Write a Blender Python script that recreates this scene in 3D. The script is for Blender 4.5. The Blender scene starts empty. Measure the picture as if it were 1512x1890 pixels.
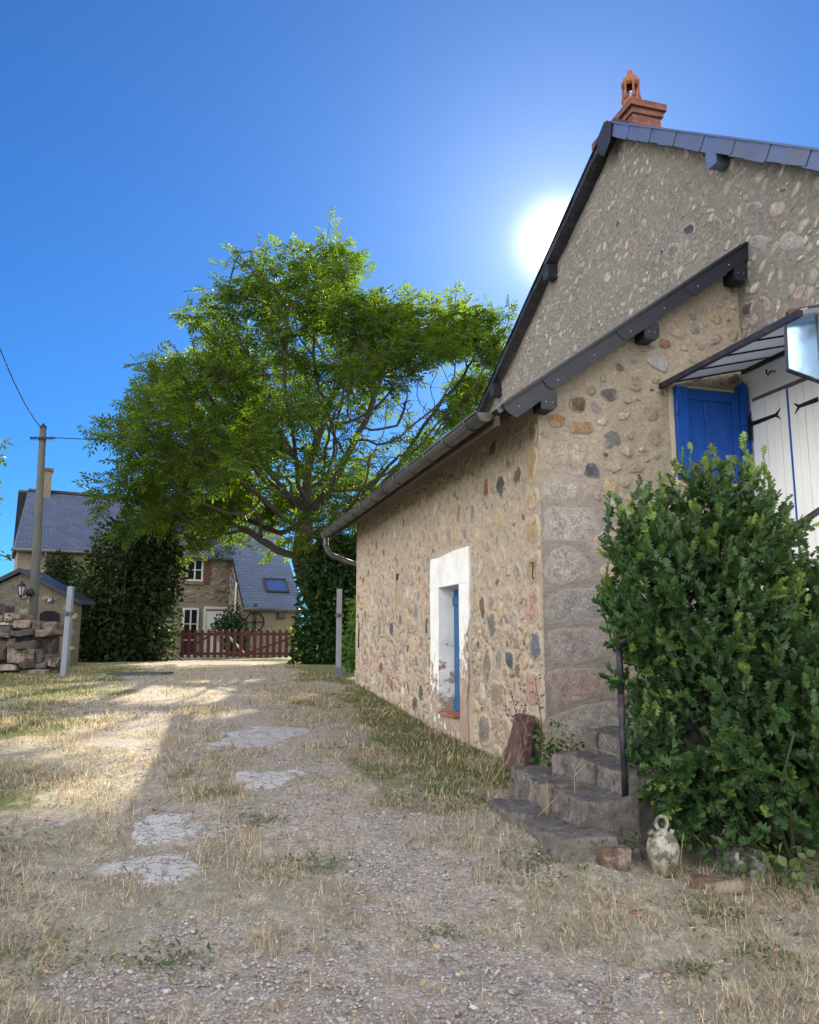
import bpy, math, random
import numpy as np
from mathutils import Vector, Matrix, noise as mnoise, kdtree
random.seed(7); RNG = np.random.default_rng(7)
SC = bpy.context.scene; COL = SC.collection
R = math.radians
SUN_AZ, SUN_EL = R(11.4), R(27.4)
SUN_DIR = Vector((math.sin(SUN_AZ)*math.cos(SUN_EL), math.cos(SUN_AZ)*math.cos(SUN_EL), math.sin(SUN_EL)))

# ------------------------------------------------------------------ object helpers
def thing(name, label, cat, loc=(0,0,0), rz=0, group=None):
    o = bpy.data.objects.new(name, None); COL.objects.link(o)
    o.location = loc; o.rotation_euler = (0,0,rz); o.empty_display_size = .2
    return tag(o, label, cat, group)
def tag(o, label=None, cat=None, group=None, kind=None):
    if label: o['label'] = label
    if cat: o['category'] = cat
    if group: o['group'] = group
    if kind: o['kind'] = kind
    return o

class MB:
    def __init__(s): s.v=[]; s.f=[]; s.m=[]; s.sm=[]; s.c={}
    def add(s, vs, fs, mi=0, smooth=False, col=None):
        b=len(s.v); s.v += [tuple(p) for p in vs]
        for f in fs: s.f.append(tuple(b+i for i in f)); s.m.append(mi); s.sm.append(smooth)
        if col is not None:
            if len(col)==len(vs) and hasattr(col[0],'__len__'):
                for i,c in enumerate(col): s.c[b+i]=tuple(c)
            else:
                for i in range(len(vs)): s.c[b+i]=tuple(col)
        return s
    def box(s, lo, hi, mi=0, M=None, col=None):
        x0,y0,z0=lo; x1,y1,z1=hi
        vs=[(x0,y0,z0),(x1,y0,z0),(x1,y1,z0),(x0,y1,z0),(x0,y0,z1),(x1,y0,z1),(x1,y1,z1),(x0,y1,z1)]
        if M is not None: vs=[M@Vector(p) for p in vs]
        return s.add(vs,[(0,3,2,1),(4,5,6,7),(0,1,5,4),(1,2,6,5),(2,3,7,6),(3,0,4,7)],mi,False,col)
    def prism(s, poly, vec, mi=0, col=None):
        n=len(poly); vec=Vector(vec); a=[Vector(p) for p in poly]; b=[p+vec for p in a]
        fs=[tuple(range(n)),tuple(range(2*n-1,n-1,-1))]+[(i,i+n,(i+1)%n+n,(i+1)%n) for i in range(n)]
        return s.add(a+b,fs,mi,False,col)
    def tube(s, pts, rad, n=8, mi=0, col=None, cap=True, smooth=True):
        pts=[Vector(p) for p in pts]
        if not hasattr(rad,'__len__'): rad=[rad]*len(pts)
        vs=[]; fs=[]; prev=None
        for i,p in enumerate(pts):
            t=(pts[min(i+1,len(pts)-1)]-pts[max(i-1,0)])
            t=t.normalized() if t.length>1e-9 else Vector((0,0,1))
            if prev is None:
                a=t.cross(Vector((0,0,1)) if abs(t.z)<.9 else Vector((1,0,0))).normalized()
            else: a=(prev-t*prev.dot(t)).normalized()
            prev=a; b=t.cross(a)
            for k in range(n):
                an=2*math.pi*k/n; vs.append(p+(a*math.cos(an)+b*math.sin(an))*rad[i])
        for i in range(len(pts)-1):
            for k in range(n):
                k2=(k+1)%n; fs.append((i*n+k,i*n+k2,(i+1)*n+k2,(i+1)*n+k))
        if cap: fs.append(tuple(range(n-1,-1,-1))); fs.append(tuple(range((len(pts)-1)*n,len(pts)*n)))
        return s.add(vs,fs,mi,smooth,col)
    def lathe(s, prof, c=(0,0,0), n=20, mi=0, col=None):
        vs=[];fs=[]
        for r,z in prof:
            for k in range(n):
                a=2*math.pi*k/n; vs.append((c[0]+r*math.cos(a),c[1]+r*math.sin(a),c[2]+z))
        for i in range(len(prof)-1):
            for k in range(n):
                k2=(k+1)%n; fs.append((i*n+k,i*n+k2,(i+1)*n+k2,(i+1)*n+k))
        return s.add(vs,fs,mi,True,col)
    def grid(s, us, ws, fn, mi=0, skip=None, smooth=True, col=None):
        vs=[fn(a,b) for b in ws for a in us]; n=len(us); fs=[]
        for j in range(len(ws)-1):
            for i in range(n-1):
                if skip and skip((us[i]+us[i+1])/2,(ws[j]+ws[j+1])/2): continue
                fs.append((j*n+i,j*n+i+1,(j+1)*n+i+1,(j+1)*n+i))
        return s.add(vs,fs,mi,smooth,col)
    def build(s, name, mats, parent=None, loc=None):
        me=bpy.data.meshes.new(name); me.from_pydata(s.v,[],s.f)
        if not isinstance(mats,(list,tuple)): mats=[mats]
        for m in mats: me.materials.append(m)
        me.polygons.foreach_set('material_index',s.m); me.polygons.foreach_set('use_smooth',s.sm)
        if s.c:
            at=me.color_attributes.new('Col','FLOAT_COLOR','POINT'); a=np.ones((len(s.v),4),np.float32)
            for i,c in s.c.items(): a[i,:len(c)]=c
            at.data.foreach_set('color',a.ravel())
        me.update(); o=bpy.data.objects.new(name,me); COL.objects.link(o)
        if parent: o.parent=parent
        if loc is not None: o.location=loc
        return o

def mesh_np(name, V, F, mats, col=None, smooth=False, parent=None):
    """V (n,3); F list of int arrays (m,k)"""
    me=bpy.data.meshes.new(name); V=np.asarray(V,np.float32)
    me.vertices.add(len(V)); me.vertices.foreach_set('co',V.ravel())
    F=[np.asarray(f,np.int32) for f in F if len(f)]
    nl=sum(f.size for f in F); npol=sum(len(f) for f in F)
    me.loops.add(nl); me.loops.foreach_set('vertex_index',np.concatenate([f.ravel() for f in F]))
    tot=np.concatenate([np.full(len(f),f.shape[1],np.int32) for f in F]); st=np.concatenate([[0],np.cumsum(tot)[:-1]]).astype(np.int32)
    me.polygons.add(npol); me.polygons.foreach_set('loop_start',st); me.polygons.foreach_set('loop_total',tot)
    me.polygons.foreach_set('use_smooth',np.full(npol,smooth))
    for m in (mats if isinstance(mats,(list,tuple)) else [mats]): me.materials.append(m)
    if col is not None:
        at=me.color_attributes.new('Col','FLOAT_COLOR','POINT'); a=np.ones((len(V),4),np.float32); a[:,:col.shape[1]]=col
        at.data.foreach_set('color',a.ravel())
    me.update(calc_edges=True); me.validate()
    o=bpy.data.objects.new(name,me); COL.objects.link(o)
    if parent: o.parent=parent
    return o

def nrm(a): return a/np.maximum(np.linalg.norm(a,axis=-1,keepdims=True),1e-9)
def bases(along, normal):
    """columns: x(right) y(along) z(normal)"""
    y=nrm(along); x=nrm(np.cross(y,normal)); z=np.cross(x,y)
    return np.stack([x,y,z],axis=2)
def inst(tv, tf, B, P, S, C=None):
    """instances of a template as plain geometry"""
    tv=np.asarray(tv,float); n=len(P); k=len(tv)
    S=np.asarray(S,float); S=S[:,None,None] if S.ndim==1 else S[:,None,:]
    V=np.einsum('nij,nkj->nki',B,tv[None]*S)+P[:,None,:]
    off=(np.arange(n)*k)[:,None,None]; by={}
    for f in tf: by.setdefault(len(f),[]).append(f)
    F=[(np.asarray(fs)[None]+off).reshape(-1,kk) for kk,fs in by.items()]
    return V.reshape(-1,3), F, (np.repeat(C,k,axis=0) if C is not None else None)
def merge(parts):
    V=[];F=[];C=[];b=0
    for v,f,c in parts:
        V.append(v); F+= [x+b for x in f]; b+=len(v)
        if c is not None: C.append(c)
    return np.concatenate(V),F,(np.concatenate(C) if C else None)

def _h(i,j,s):
    n=(i.astype(np.int64)*374761393+j.astype(np.int64)*668265263+s*974634777)&0x7fffffff
    n=((n^(n>>13))*1274126177)&0x7fffffff
    return ((n^(n>>16))&0xffff)/65535.
def vn(x,y,s=0):
    x=np.asarray(x,float);y=np.asarray(y,float);i=np.floor(x);j=np.floor(y);u=x-i;v=y-j;u=u*u*(3-2*u);v=v*v*(3-2*v)
    a=_h(i,j,s);b=_h(i+1,j,s);c=_h(i,j+1,s);d=_h(i+1,j+1,s)
    return (a*(1-u)+b*u)*(1-v)+(c*(1-u)+d*u)*v
def fbm(x,y,s=0,o=4):
    t=0;a=.5;
    for k in range(o): t=t+a*vn(x*2**k,y*2**k,s+k); a*=.5
    return t/(1-.5**o)

def rough_box(lo,hi,n=4,amp=.01,rnd=.25,seed=0,fs=3.):
    """subdivided block with worn edges"""
    lo=np.array(lo,float);hi=np.array(hi,float);c=(lo+hi)/2;h=(hi-lo)/2;idx={};vs=[];fs_=[]
    def vert(p):
        k=tuple(np.round(p,5))
        if k in idx: return idx[k]
        q=np.array(p); q2=q*h
        # round corners
        r=rnd*min(h); inner=np.maximum(h-r,1e-4); cl=np.clip(q2,-inner,inner); dlt=q2-cl; L=np.linalg.norm(dlt)
        if L>1e-9: q2=cl+dlt/L*min(L,r)
        w=c+q2; nz=mnoise.noise_vector(Vector(w*fs)+Vector((seed*7.3,seed*3.1,0)))
        nz2=mnoise.noise_vector(Vector(w*fs*3.1)+Vector((seed*1.3,0,seed)))
        idx[k]=len(vs); vs.append(tuple(w+np.array(nz)*amp+np.array(nz2)*amp*.4)); return idx[k]
    g=np.linspace(-1,1,n+1)
    for ax in range(3):
        for sg in (-1,1):
            for i in range(n):
                for j in range(n):
                    q=[]
                    for (a,b) in ((i,j),(i+1,j),(i+1,j+1),(i,j+1)):
                        p=[0,0,0];p[ax]=sg;p[(ax+1)%3]=g[a];p[(ax+2)%3]=g[b];q.append(vert(p))
                    fs_.append(tuple(q) if sg>0 else tuple(q[::-1]))
    return vs,fs_

# ------------------------------------------------------------------ material helpers
class NT:
    def __init__(s,name):
        s.m=bpy.data.materials.new(name); s.m.use_nodes=True; s.t=s.m.node_tree; s.t.nodes.clear()
        s.out=s.t.nodes.new('ShaderNodeOutputMaterial'); s._co=None
    def n(s,ty,**kw):
        o=s.t.nodes.new(ty)
        for k,v in kw.items():
            if k.startswith('i_'):
                k=k[2:]; s.set(o.inputs[int(k) if k.isdigit() else k.replace('_',' ')],v)
            else: setattr(o,k,v)
        return o
    def set(s,inp,v):
        if isinstance(v,bpy.types.NodeSocket): s.t.links.new(v,inp)
        elif hasattr(v,'__len__') and inp.type=='RGBA' and len(v)==3: inp.default_value=(*v,1)
        else: inp.default_value=v
    def co(s):
        if s._co is None: s._co=s.n('ShaderNodeTexCoord').outputs['Object']
        return s._co
    def scaled(s,v,sc): return s.n('ShaderNodeMapping',i_Vector=v or s.co(),i_Scale=sc).outputs[0]
    def noise(s,scale,detail=4,rough=.6,v=None,d=0): return s.n('ShaderNodeTexNoise',i_Vector=v or s.co(),i_Scale=scale,i_Detail=detail,i_Roughness=rough,i_Distortion=d).outputs[0]
    def vor(s,scale,feature='F1',v=None,rnd=1,out=0): return s.n('ShaderNodeTexVoronoi',feature=feature,i_Vector=v or s.co(),i_Scale=scale,i_Randomness=rnd).outputs[out]
    def ramp(s,f,*st,ip='LINEAR'):
        r=s.n('ShaderNodeValToRGB',i_Fac=f); e=r.color_ramp.elements; r.color_ramp.interpolation=ip
        while len(e)<len(st): e.new(.5)
        for k,(p,c) in enumerate(st):
            e[k].position=p; c=(c,c,c) if not hasattr(c,'__len__') else c; e[k].color=(*c[:3],1)
        return r.outputs[0]
    def mix(s,f,a,b,bl='MIX'):
        o=s.n('ShaderNodeMix',data_type='RGBA',blend_type=bl); s.set(o.inputs[0],f); s.set(o.inputs[6],a); s.set(o.inputs[7],b); return o.outputs[2]
    def math(s,op,a,b=0.,c=None):
        o=s.n('ShaderNodeMath',operation=op); s.set(o.inputs[0],a); s.set(o.inputs[1],b)
        if c is not None: s.set(o.inputs[2],c)
        return o.outputs[0]
    def attr(s): return s.n('ShaderNodeVertexColor',layer_name='Col')
    def bump(s,h,st=.5,dist=.02,nm=None):
        b=s.n('ShaderNodeBump',i_Height=h,i_Strength=st,i_Distance=dist)
        if nm: s.set(b.inputs['Normal'],nm)
        return b.outputs[0]
    def pr(s,col,rough=.8,nm=None,metal=0,spec=.3,**kw):
        p=s.n('ShaderNodeBsdfPrincipled'); s.set(p.inputs['Base Color'],col); s.set(p.inputs['Roughness'],rough); s.set(p.inputs['Metallic'],metal); s.set(p.inputs['Specular IOR Level'],spec)
        if nm: s.set(p.inputs['Normal'],nm)
        for k,v in kw.items(): s.set(p.inputs[k.replace('_',' ')],v)
        return p.outputs[0]
    def done(s,sh): s.t.links.new(sh,s.out.inputs['Surface']); return s.m

def simple(name,col,rough=.7,var=.25,scale=8,bump=.15,metal=0,spec=.3,dist=.01,dirt=None):
    t=NT(name); n=t.noise(scale,6,.65); c=t.mix(n,[x*(1-var) for x in col],[min(1,x*(1+var)) for x in col])
    if dirt:
        f=t.ramp(t.noise(scale*.35,6,.7),(.5,0),(.68,1)); c=t.mix(f,c,dirt)
    return t.done(t.pr(c,rough,t.bump(t.noise(scale*5,4,.7),bump,dist),metal,spec))

def mortar_mat(name,a,b,c,stain=None,zone=None):
    t=NT(name); n=t.noise(1.3,8,.65); n2=t.noise(14,6,.7); col=t.mix(t.ramp(n,(.35,0),(.65,1)),a,b); col=t.mix(t.ramp(n2,(.45,0),(.68,1)),col,c); col=t.mix(.55,col,t.ramp(t.noise(28,6,.75),(.32,.55),(.62,1.12)),'MULTIPLY')
    if stain: col=t.mix(t.math('MULTIPLY',t.ramp(t.noise(.7,7,.7),(.5,0),(.7,1)),.6),col,stain)
    if zone:
        q=t.n('ShaderNodeSeparateXYZ',i_0=t.co()); wv=t.math('MULTIPLY',t.math('SUBTRACT',t.noise(3.5,6,.7),.5),1.1)
        f=t.math('MULTIPLY',t.n('ShaderNodeMapRange',i_Value=t.math('ADD',q.outputs[0],wv),i_1=1.1,i_2=.65).outputs[0],t.n('ShaderNodeMapRange',i_Value=t.math('ADD',q.outputs[2],wv),i_1=3.05,i_2=2.6).outputs[0])
        col=t.mix(t.math('MULTIPLY',f,.9),col,t.mix(t.ramp(n2,(.35,0),(.7,1)),*zone))
    gr=t.noise(160,3,.8); col=t.mix(.22,col,t.ramp(gr,(.3,.45),(.7,1.1)),'MULTIPLY')
    spk=t.ramp(t.vor(45),(.0,.2),(.12,1)); col=t.mix(.35,col,spk,'MULTIPLY')
    h=t.math('ADD',t.math('MULTIPLY',n2,1.2),t.math('MULTIPLY',t.noise(60,5,.8),.6))
    return t.done(t.pr(col,.95,t.bump(h,1.,.06),0,.12))
def stone_mat(name,mortar,amt=.5):
    t=NT(name); at=t.attr(); n=t.noise(9,7,.7); n2=t.noise(45,5,.75)
    col=t.mix(1.,at.outputs[0],t.ramp(n,(.3,.5),(.7,1.25)),'MULTIPLY'); col=t.mix(.8,col,t.ramp(n2,(.34,.4),(.66,1.35)),'MULTIPLY')
    col=t.mix(t.ramp(t.noise(30,5,.7),(.56,0),(.66,.5)),col,[x*1.1 for x in mortar])
    # mortar smeared over the rim of the stone
    e=t.math('ADD',at.outputs[1],t.math('MULTIPLY',t.math('SUBTRACT',t.noise(22,5,.7),.5),1.6))
    f=t.ramp(e,(amt,0),(amt+.22,1)); col=t.mix(f,col,mortar)
    h=t.math('ADD',n,t.math('MULTIPLY',n2,.6))
    return t.done(t.pr(col,.9,t.bump(h,.8,.03),0,.2))
def col_mat(name,rough=.85,var=.5,scale=12,spec=.2,bump=.5,moss=None,dist=.02):
    t=NT(name); at=t.attr(); n=t.noise(scale,7,.7); col=t.mix(1.,at.outputs[0],t.ramp(n,(.25,1-var),(.75,1+var*.6)),'MULTIPLY')
    if moss: col=t.mix(t.ramp(t.noise(scale*.6,7,.75),(.48,0),(.6,1)),col,moss)
    return t.done(t.pr(col,rough,t.bump(t.noise(scale*3,6,.75),bump,dist),0,spec))
def leaf_mat(name,rough=.45,tr=.35,spec=.35,yellow=(1.7,1.5,.5)):
    t=NT(name); at=t.attr(); c=at.outputs[0]; p=t.pr(c,rough,None,0,spec)
    tl=t.n('ShaderNodeBsdfTranslucent'); t.set(tl.inputs[0],t.mix(1.,c,yellow,'MULTIPLY'))
    mx=t.n('ShaderNodeMixShader'); mx.inputs[0].default_value=tr; t.t.links.new(p,mx.inputs[1]); t.t.links.new(tl.outputs[0],mx.inputs[2])
    return t.done(mx.outputs[0])
def wood_mat(name,a,b,axis=(12,12,1.2),rough=.75,wear=None,spec=.25):
    t=NT(name); v=t.scaled(None,axis); n=t.noise(3,7,.7,v,.6); col=t.mix(t.ramp(n,(.3,0),(.7,1)),a,b)
    if wear: col=t.mix(t.ramp(t.noise(16,6,.75,t.scaled(None,(1,1,.35))),(.57,0),(.66,1)),col,wear)
    return t.done(t.pr(col,rough,t.bump(n,.35,.008),0,spec))
def slate_roof(name,a,b,c,rw=.22,rh=.13,rough=.42):
    """courses of slate along local x (length) and y (up the slope)"""
    t=NT(name); br=t.n('ShaderNodeTexBrick',i_Vector=t.co(),offset=.5,i_Scale=1.,i_Mortar_Size=.006,i_Brick_Width=rw,i_Row_Height=rh,i_Color1=(*a,1),i_Color2=(*b,1),i_Mortar=(.008,.009,.012,1),i_Bias=-.2)
    n=t.noise(1.2,7,.7); col=t.mix(t.ramp(n,(.5,0),(.75,.6)),br.outputs[0],c); col=t.mix(.5,col,t.ramp(t.noise(14,5,.7),(.3,.55),(.7,1.25)),'MULTIPLY')
    sy=t.n('ShaderNodeSeparateXYZ',i_0=t.co()).outputs[1]; saw=t.math('FRACT',t.math('DIVIDE',sy,rh))
    h=t.math('ADD',t.math('MULTIPLY',saw,-1.),t.math('MULTIPLY',br.outputs[1],-.6)); h=t.math('ADD',h,t.math('MULTIPLY',t.noise(25,5,.7),.4))
    return t.done(t.pr(col,rough,t.bump(h,.6,.012),0,.5))
EXPO=1.7; SKY_TINT=(.21,.72,1.42); FILL_CLOUD=4.4
# ------------------------------------------------------------------ materials
MORT=(.45,.37,.28); MORT_D=(.30,.275,.25)
M={}
M['mortar']=mortar_mat('wall_render',(.76,.625,.49),(.64,.52,.415),(.80,.70,.585),(.46,.38,.32))
M['mortar_grey']=mortar_mat('gable_render',(.375,.345,.315),(.30,.28,.26),(.42,.39,.355),(.25,.23,.215))
M['stone']=stone_mat('wall_stone',MORT,.26)
M['stone_grey']=stone_mat('gable_stone',MORT_D,.20)
M['slate']=simple('verge_slate',(.020,.022,.032),.45,.35,5,.12,0,.3,.004)
M['slate_light']=simple('verge_slate_sky_tint',(.16,.20,.31),.28,.25,5,.1,.55,.6,.004)  # glossy slate copy with the blue sky reflection put into its colour
M['roof']=slate_roof('roof_slate',(.05,.055,.07),(.085,.09,.11),(.035,.037,.045))
M['zinc']=simple('zinc_gutter',(.095,.093,.095),.5,.35,6,.12,.4,.4,.004,(.06,.055,.05))
M['wood_dark']=wood_mat('eave_timber',(.05,.032,.024),(.11,.075,.055))
M['brick']=None
t=NT('chimney_brick'); br=t.n('ShaderNodeTexBrick',i_Vector=t.n('ShaderNodeMapping',i_Vector=t.co(),i_Rotation=(R(90),0,0)).outputs[0],i_Scale=1.,i_Mortar_Size=.008,i_Brick_Width=.22,i_Row_Height=.075,i_Color1=(.16,.058,.05,1),i_Color2=(.21,.08,.068,1),i_Mortar=(.18,.12,.11,1))
c=t.mix(.7,br.outputs[0],t.ramp(t.noise(9,7,.7),(.3,.5),(.7,1.3)),'MULTIPLY'); M['brick']=t.done(t.pr(c,.9,t.bump(t.math('ADD',t.noise(40,5,.7),t.math('MULTIPLY',br.outputs[1],-1.)),.6,.01),0,.2))
M['terracotta']=simple('terracotta',(.24,.09,.055),.8,.3,7,.3)
t=NT('whitewash'); n=t.noise(3,7,.7); c=t.mix(n,(.74,.76,.80),(.84,.85,.88)); c=t.mix(t.ramp(t.noise(2.2,8,.75),(.60,0),(.72,.5)),c,(.45,.43,.40)); c=t.mix(t.ramp(t.noise(35,3,.6),(.72,0),(.76,.8)),c,(.3,.28,.25))
M['white']=t.done(t.pr(c,.85,t.bump(t.noise(18,6,.7),.5,.015),0,.2))
t=NT('peeling_whitewash'); z=t.n('ShaderNodeSeparateXYZ',i_0=t.co()); n=t.noise(7,7,.72)
low=t.n('ShaderNodeMapRange',i_Value=z.outputs[2],i_1=1.7,i_2=.7,i_3=-.08,i_4=.2).outputs[0]
c=t.mix(t.noise(4,6,.7),(.74,.74,.73),(.84,.84,.83)); bare=t.mix(t.noise(5,6,.7),(.26,.17,.12),(.40,.30,.23))
jr=t.n('ShaderNodeMapRange',i_Value=z.outputs[1],i_1=2.25,i_2=2.0,i_3=0.,i_4=.10).outputs[0]
jz=t.n('ShaderNodeMapRange',i_Value=z.outputs[2],i_1=1.9,i_2=1.6,i_3=0.,i_4=1.).outputs[0]
f=t.math('ADD',t.math('ADD',n,low),t.math('MULTIPLY',jr,jz)); c=t.mix(t.ramp(f,(.60,0),(.66,1)),c,bare); c=t.mix(t.ramp(t.noise(3,7,.75),(.46,0),(.66,.5)),c,(.50,.46,.40)); c=t.mix(t.ramp(t.noise(40,5,.7),(.6,0),(.7,.5)),c,(.38,.34,.29))
M['white_peel']=t.done(t.pr(c,.9,t.bump(t.math('ADD',t.noise(20,6,.75),t.math('MULTIPLY',t.ramp(f,(.60,1),(.66,0)),.6)),.6,.02),0,.15))
M['blue']=wood_mat('blue_paint',(.003,.060,.34),(.007,.088,.44),(10,10,1.2),.45,(.03,.13,.38),.4)
M['blue_old']=wood_mat('faded_blue_paint',(.012,.075,.20),(.03,.13,.28),(14,14,1),.6,(.12,.22,.34),.3)
M['white_paint']=wood_mat('white_door_paint',(.76,.78,.79),(.84,.85,.86),(20,20,.8),.55,None,.35)
M['iron']=simple('black_iron',(.012,.012,.014),.55,.4,30,.3,.3,.4,.003)
M['iron_rail']=simple('iron_rail',(.022,.024,.04),.5,.5,22,.4,.4,.4,.003,(.07,.05,.045))
M['screw']=simple('steel_screw',(.4,.4,.42),.35,.1,5,0,.8)
t=NT('cut_stone'); at=t.attr(); n=t.noise(9,8,.75); c=t.mix(1.,at.outputs[0],t.ramp(n,(.25,.5),(.75,1.6)),'MULTIPLY')
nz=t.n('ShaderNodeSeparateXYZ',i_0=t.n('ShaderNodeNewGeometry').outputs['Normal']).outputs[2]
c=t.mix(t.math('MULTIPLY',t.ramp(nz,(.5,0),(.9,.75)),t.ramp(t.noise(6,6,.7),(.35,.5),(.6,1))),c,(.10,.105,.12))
c=t.mix(t.ramp(t.noise(11,8,.8),(.55,0),(.62,.8)),c,(.34,.325,.29)); c=t.mix(t.ramp(t.noise(17,6,.75),(.56,0),(.64,.8)),c,(.045,.04,.035))
M['cut_stone']=t.done(t.pr(c,.95,t.bump(t.math('ADD',n,t.math('MULTIPLY',t.noise(55,5,.75),.5)),1.,.05),0,.12))
t=NT('canopy_glass'); d=t.n('ShaderNodeBsdfTranslucent'); t.set(d.inputs[0],t.mix(t.noise(3,5,.7),(.62,.66,.72),(.8,.83,.88))); g=t.n('ShaderNodeBsdfGlossy'); g.inputs[1].default_value=.25
d2=t.n('ShaderNodeBsdfDiffuse'); d2.inputs[0].default_value=(.5,.53,.58,1); m0=t.n('ShaderNodeMixShader'); m0.inputs[0].default_value=.5; t.t.links.new(d.outputs[0],m0.inputs[1]); t.t.links.new(d2.outputs[0],m0.inputs[2])
m1=t.n('ShaderNodeMixShader'); m1.inputs[0].default_value=.12; t.t.links.new(m0.outputs[0],m1.inputs[1]); t.t.links.new(g.outputs[0],m1.inputs[2]); M['frosted']=t.done(m1.outputs[0])
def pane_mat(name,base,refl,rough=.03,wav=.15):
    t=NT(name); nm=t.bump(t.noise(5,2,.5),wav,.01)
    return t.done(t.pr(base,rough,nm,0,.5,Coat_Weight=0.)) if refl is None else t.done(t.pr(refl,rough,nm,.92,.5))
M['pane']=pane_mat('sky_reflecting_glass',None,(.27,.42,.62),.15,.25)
M['pane_dark']=pane_mat('dark_window_glass',(.012,.015,.018),None)

# ------------------------------------------------------------------ stones set in a wall
STONES=[((.50,.40,.285),6),((.43,.35,.27),6),((.37,.32,.28),4),((.30,.27,.255),2.5),((.52,.37,.30),3.2),((.51,.40,.24),2.5),((.33,.18,.125),1.0),((.15,.13,.125),1.0),((.21,.14,.10),.9),((.58,.53,.46),2)]
STONES_G=[((.36,.33,.30),6),((.30,.28,.26),4),((.42,.37,.33),4),((.47,.41,.36),2.),((.25,.235,.23),2.5),((.40,.30,.26),.7),((.14,.13,.135),.6),((.52,.48,.43),.8)]
def pick(tab):
    r=random.random()*sum(w for _,w in tab)
    for c,w in tab:
        r-=w
        if r<=0: break
    j=random.uniform(.85,1.15); return tuple(x*j*random.uniform(.95,1.05) for x in c)
def stone(mb,fn,a,b,rx,ry,rot,h,colr,mi=1,K=18,ang=0.):
    """one irregular stone bedded in the wall; fn maps (a,b,out) to a point"""
    ph=[random.uniform(0,6.28) for _ in range(5)]; am=[random.uniform(.0,.12),random.uniform(.03,.13),random.uniform(.02,.08),random.uniform(.01,.06),random.uniform(.0,.045)]
    p=2.+ang; cr,sr=math.cos(rot),math.sin(rot); vs=[];cs=[];tx,ty=random.uniform(-.3,.3),random.uniform(-.3,.3)
    for q,e,hh in ((1.,1.,-min(.012,h*.9)),(.93,.75,h*.35),(.8,.4,h*.8),(.45,.05,h)):
        for k in range(K):
            th=2*math.pi*k/K; c,s=math.cos(th),math.sin(th)
            r=(abs(c)**p+abs(s)**p)**(-1/p)*(1+sum(am[i]*math.cos((i+2)*th+ph[i]) for i in range(5)))*q
            x,y=rx*r*c,ry*r*s
            o=hh+h*.5*(tx*c+ty*s)*(q if q<.95 else 0)+(random.uniform(-.18,.18)*h if q<.95 else 0)
            vs.append(fn(a+x*cr-y*sr,b+x*sr+y*cr,o)); cs.append((*colr,e))
    vs.append(fn(a,b,h)); cs.append((*colr,0.)); fs=[]
    for i in range(3):
        for k in range(K):
            k2=(k+1)%K; fs.append((i*K+k,i*K+k2,(i+1)*K+k2,(i+1)*K+k))
    for k in range(K): fs.append((3*K+k,3*K+(k+1)%K,4*K))
    # alpha is not used by the vertex-colour rgb, so the rim weight goes there
    mb.add(vs,fs,mi,True,cs)
class Packer:
    def __init__(s,cell=.12): s.g={}; s.cell=cell; s.items=[]
    def ok(s,a,b,r,gap):
        c=s.cell; R_=int((r+.35)/c)+1; i,j=int(a//c),int(b//c)
        for x in range(i-R_,i+R_+1):
            for y in range(j-R_,j+R_+1):
                for (p,q,r2) in s.g.get((x,y),()):
                    if (a-p)**2+(b-q)**2<(r+r2+gap)**2: return False
        return True
    def put(s,a,b,r): s.g.setdefault((int(a//s.cell),int(b//s.cell)),[]).append((a,b,r))
def pack(mb,fn,a0,a1,b0,b1,sizes,accept,tab,asp=(.6,1.),rot=None,h=.012,gap=.012,pk=None,ang=0.,rk=.86,mi=1):
    pk=pk or Packer()
    for (lo,hi,n) in sizes:
        for _ in range(n):
            a,b=random.uniform(a0,a1),random.uniform(b0,b1); r=random.uniform(lo,hi); ac=accept(a,b,r)
            if not ac: continue
            r*=ac if ac is not True else 1
            if not pk.ok(a,b,r*rk,gap): continue
            pk.put(a,b,r*rk); q=random.uniform(*asp)
            stone(mb,fn,a,b,r,r*q,(rot() if rot else random.uniform(0,6.28)),h*random.uniform(.4,1.3),pick(tab),mi,ang=ang)
    return pk

# ================================================================== FARMHOUSE
TH=math.atan2(.2716,.9624); C0=(1.177,7.0,0)
H=thing('farmhouse','rubble stone farmhouse with lean-to, steep grey gable and red brick chimney beside the track','house',C0,TH)
def ltop(s): return 3.82+.714*s          # lean-to roof top
AP=(2.07,8.28)
def mtop(t): return AP[1]-.512*(t-AP[0]) if t>AP[0] else AP[1]-.76*(AP[0]-t)
def wob(a,b,k=.014): return k*(mnoise.noise(Vector((a*1.7,b*1.7,3.1)))+.5*mnoise.noise(Vector((a*5,b*5,8.)))+.28*mnoise.noise(Vector((a*13,b*13,2.))))
def hash01(k): return (math.sin(k*127.1+3.7)*43758.5453)%1.
# --- lean-to: long wall (plane s=0)
mb=MB(); TL=7.97
op=(2.18,2.93,.58,2.09)
ts=sorted(set([i*.05 for i in range(1,160) if abs(i*.05-op[0])>.02 and abs(i*.05-op[1])>.02]+[0,TL,op[0],op[1]]))
zs=sorted(set([.1+i*.05 for i in range(0,71) if all(abs(.1+i*.05-q)>.02 for q in op[2:])]+[op[2],op[3],3.72]))
def fl(a,b,o=0):
    edge=min(1,a/.15)*min(1,max(0,TL-a)/.15); return (-o-wob(a,b)*edge-(.03*(1-b)**2 if b<1 else 0)*edge,a,b)
mb.grid(ts,zs,fl,0,lambda a,b: op[0]<a<op[1] and op[2]<b<op[3])
pk=Packer()
def acc_l(a,b,r):
    if a-r<.02 or a+r>TL-.02 or b>3.55-r*.5 or b<.2: return False
    if 1.80-r*.9<a<3.31+r*.9 and b<2.53+r*.9: return False
    return True
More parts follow.
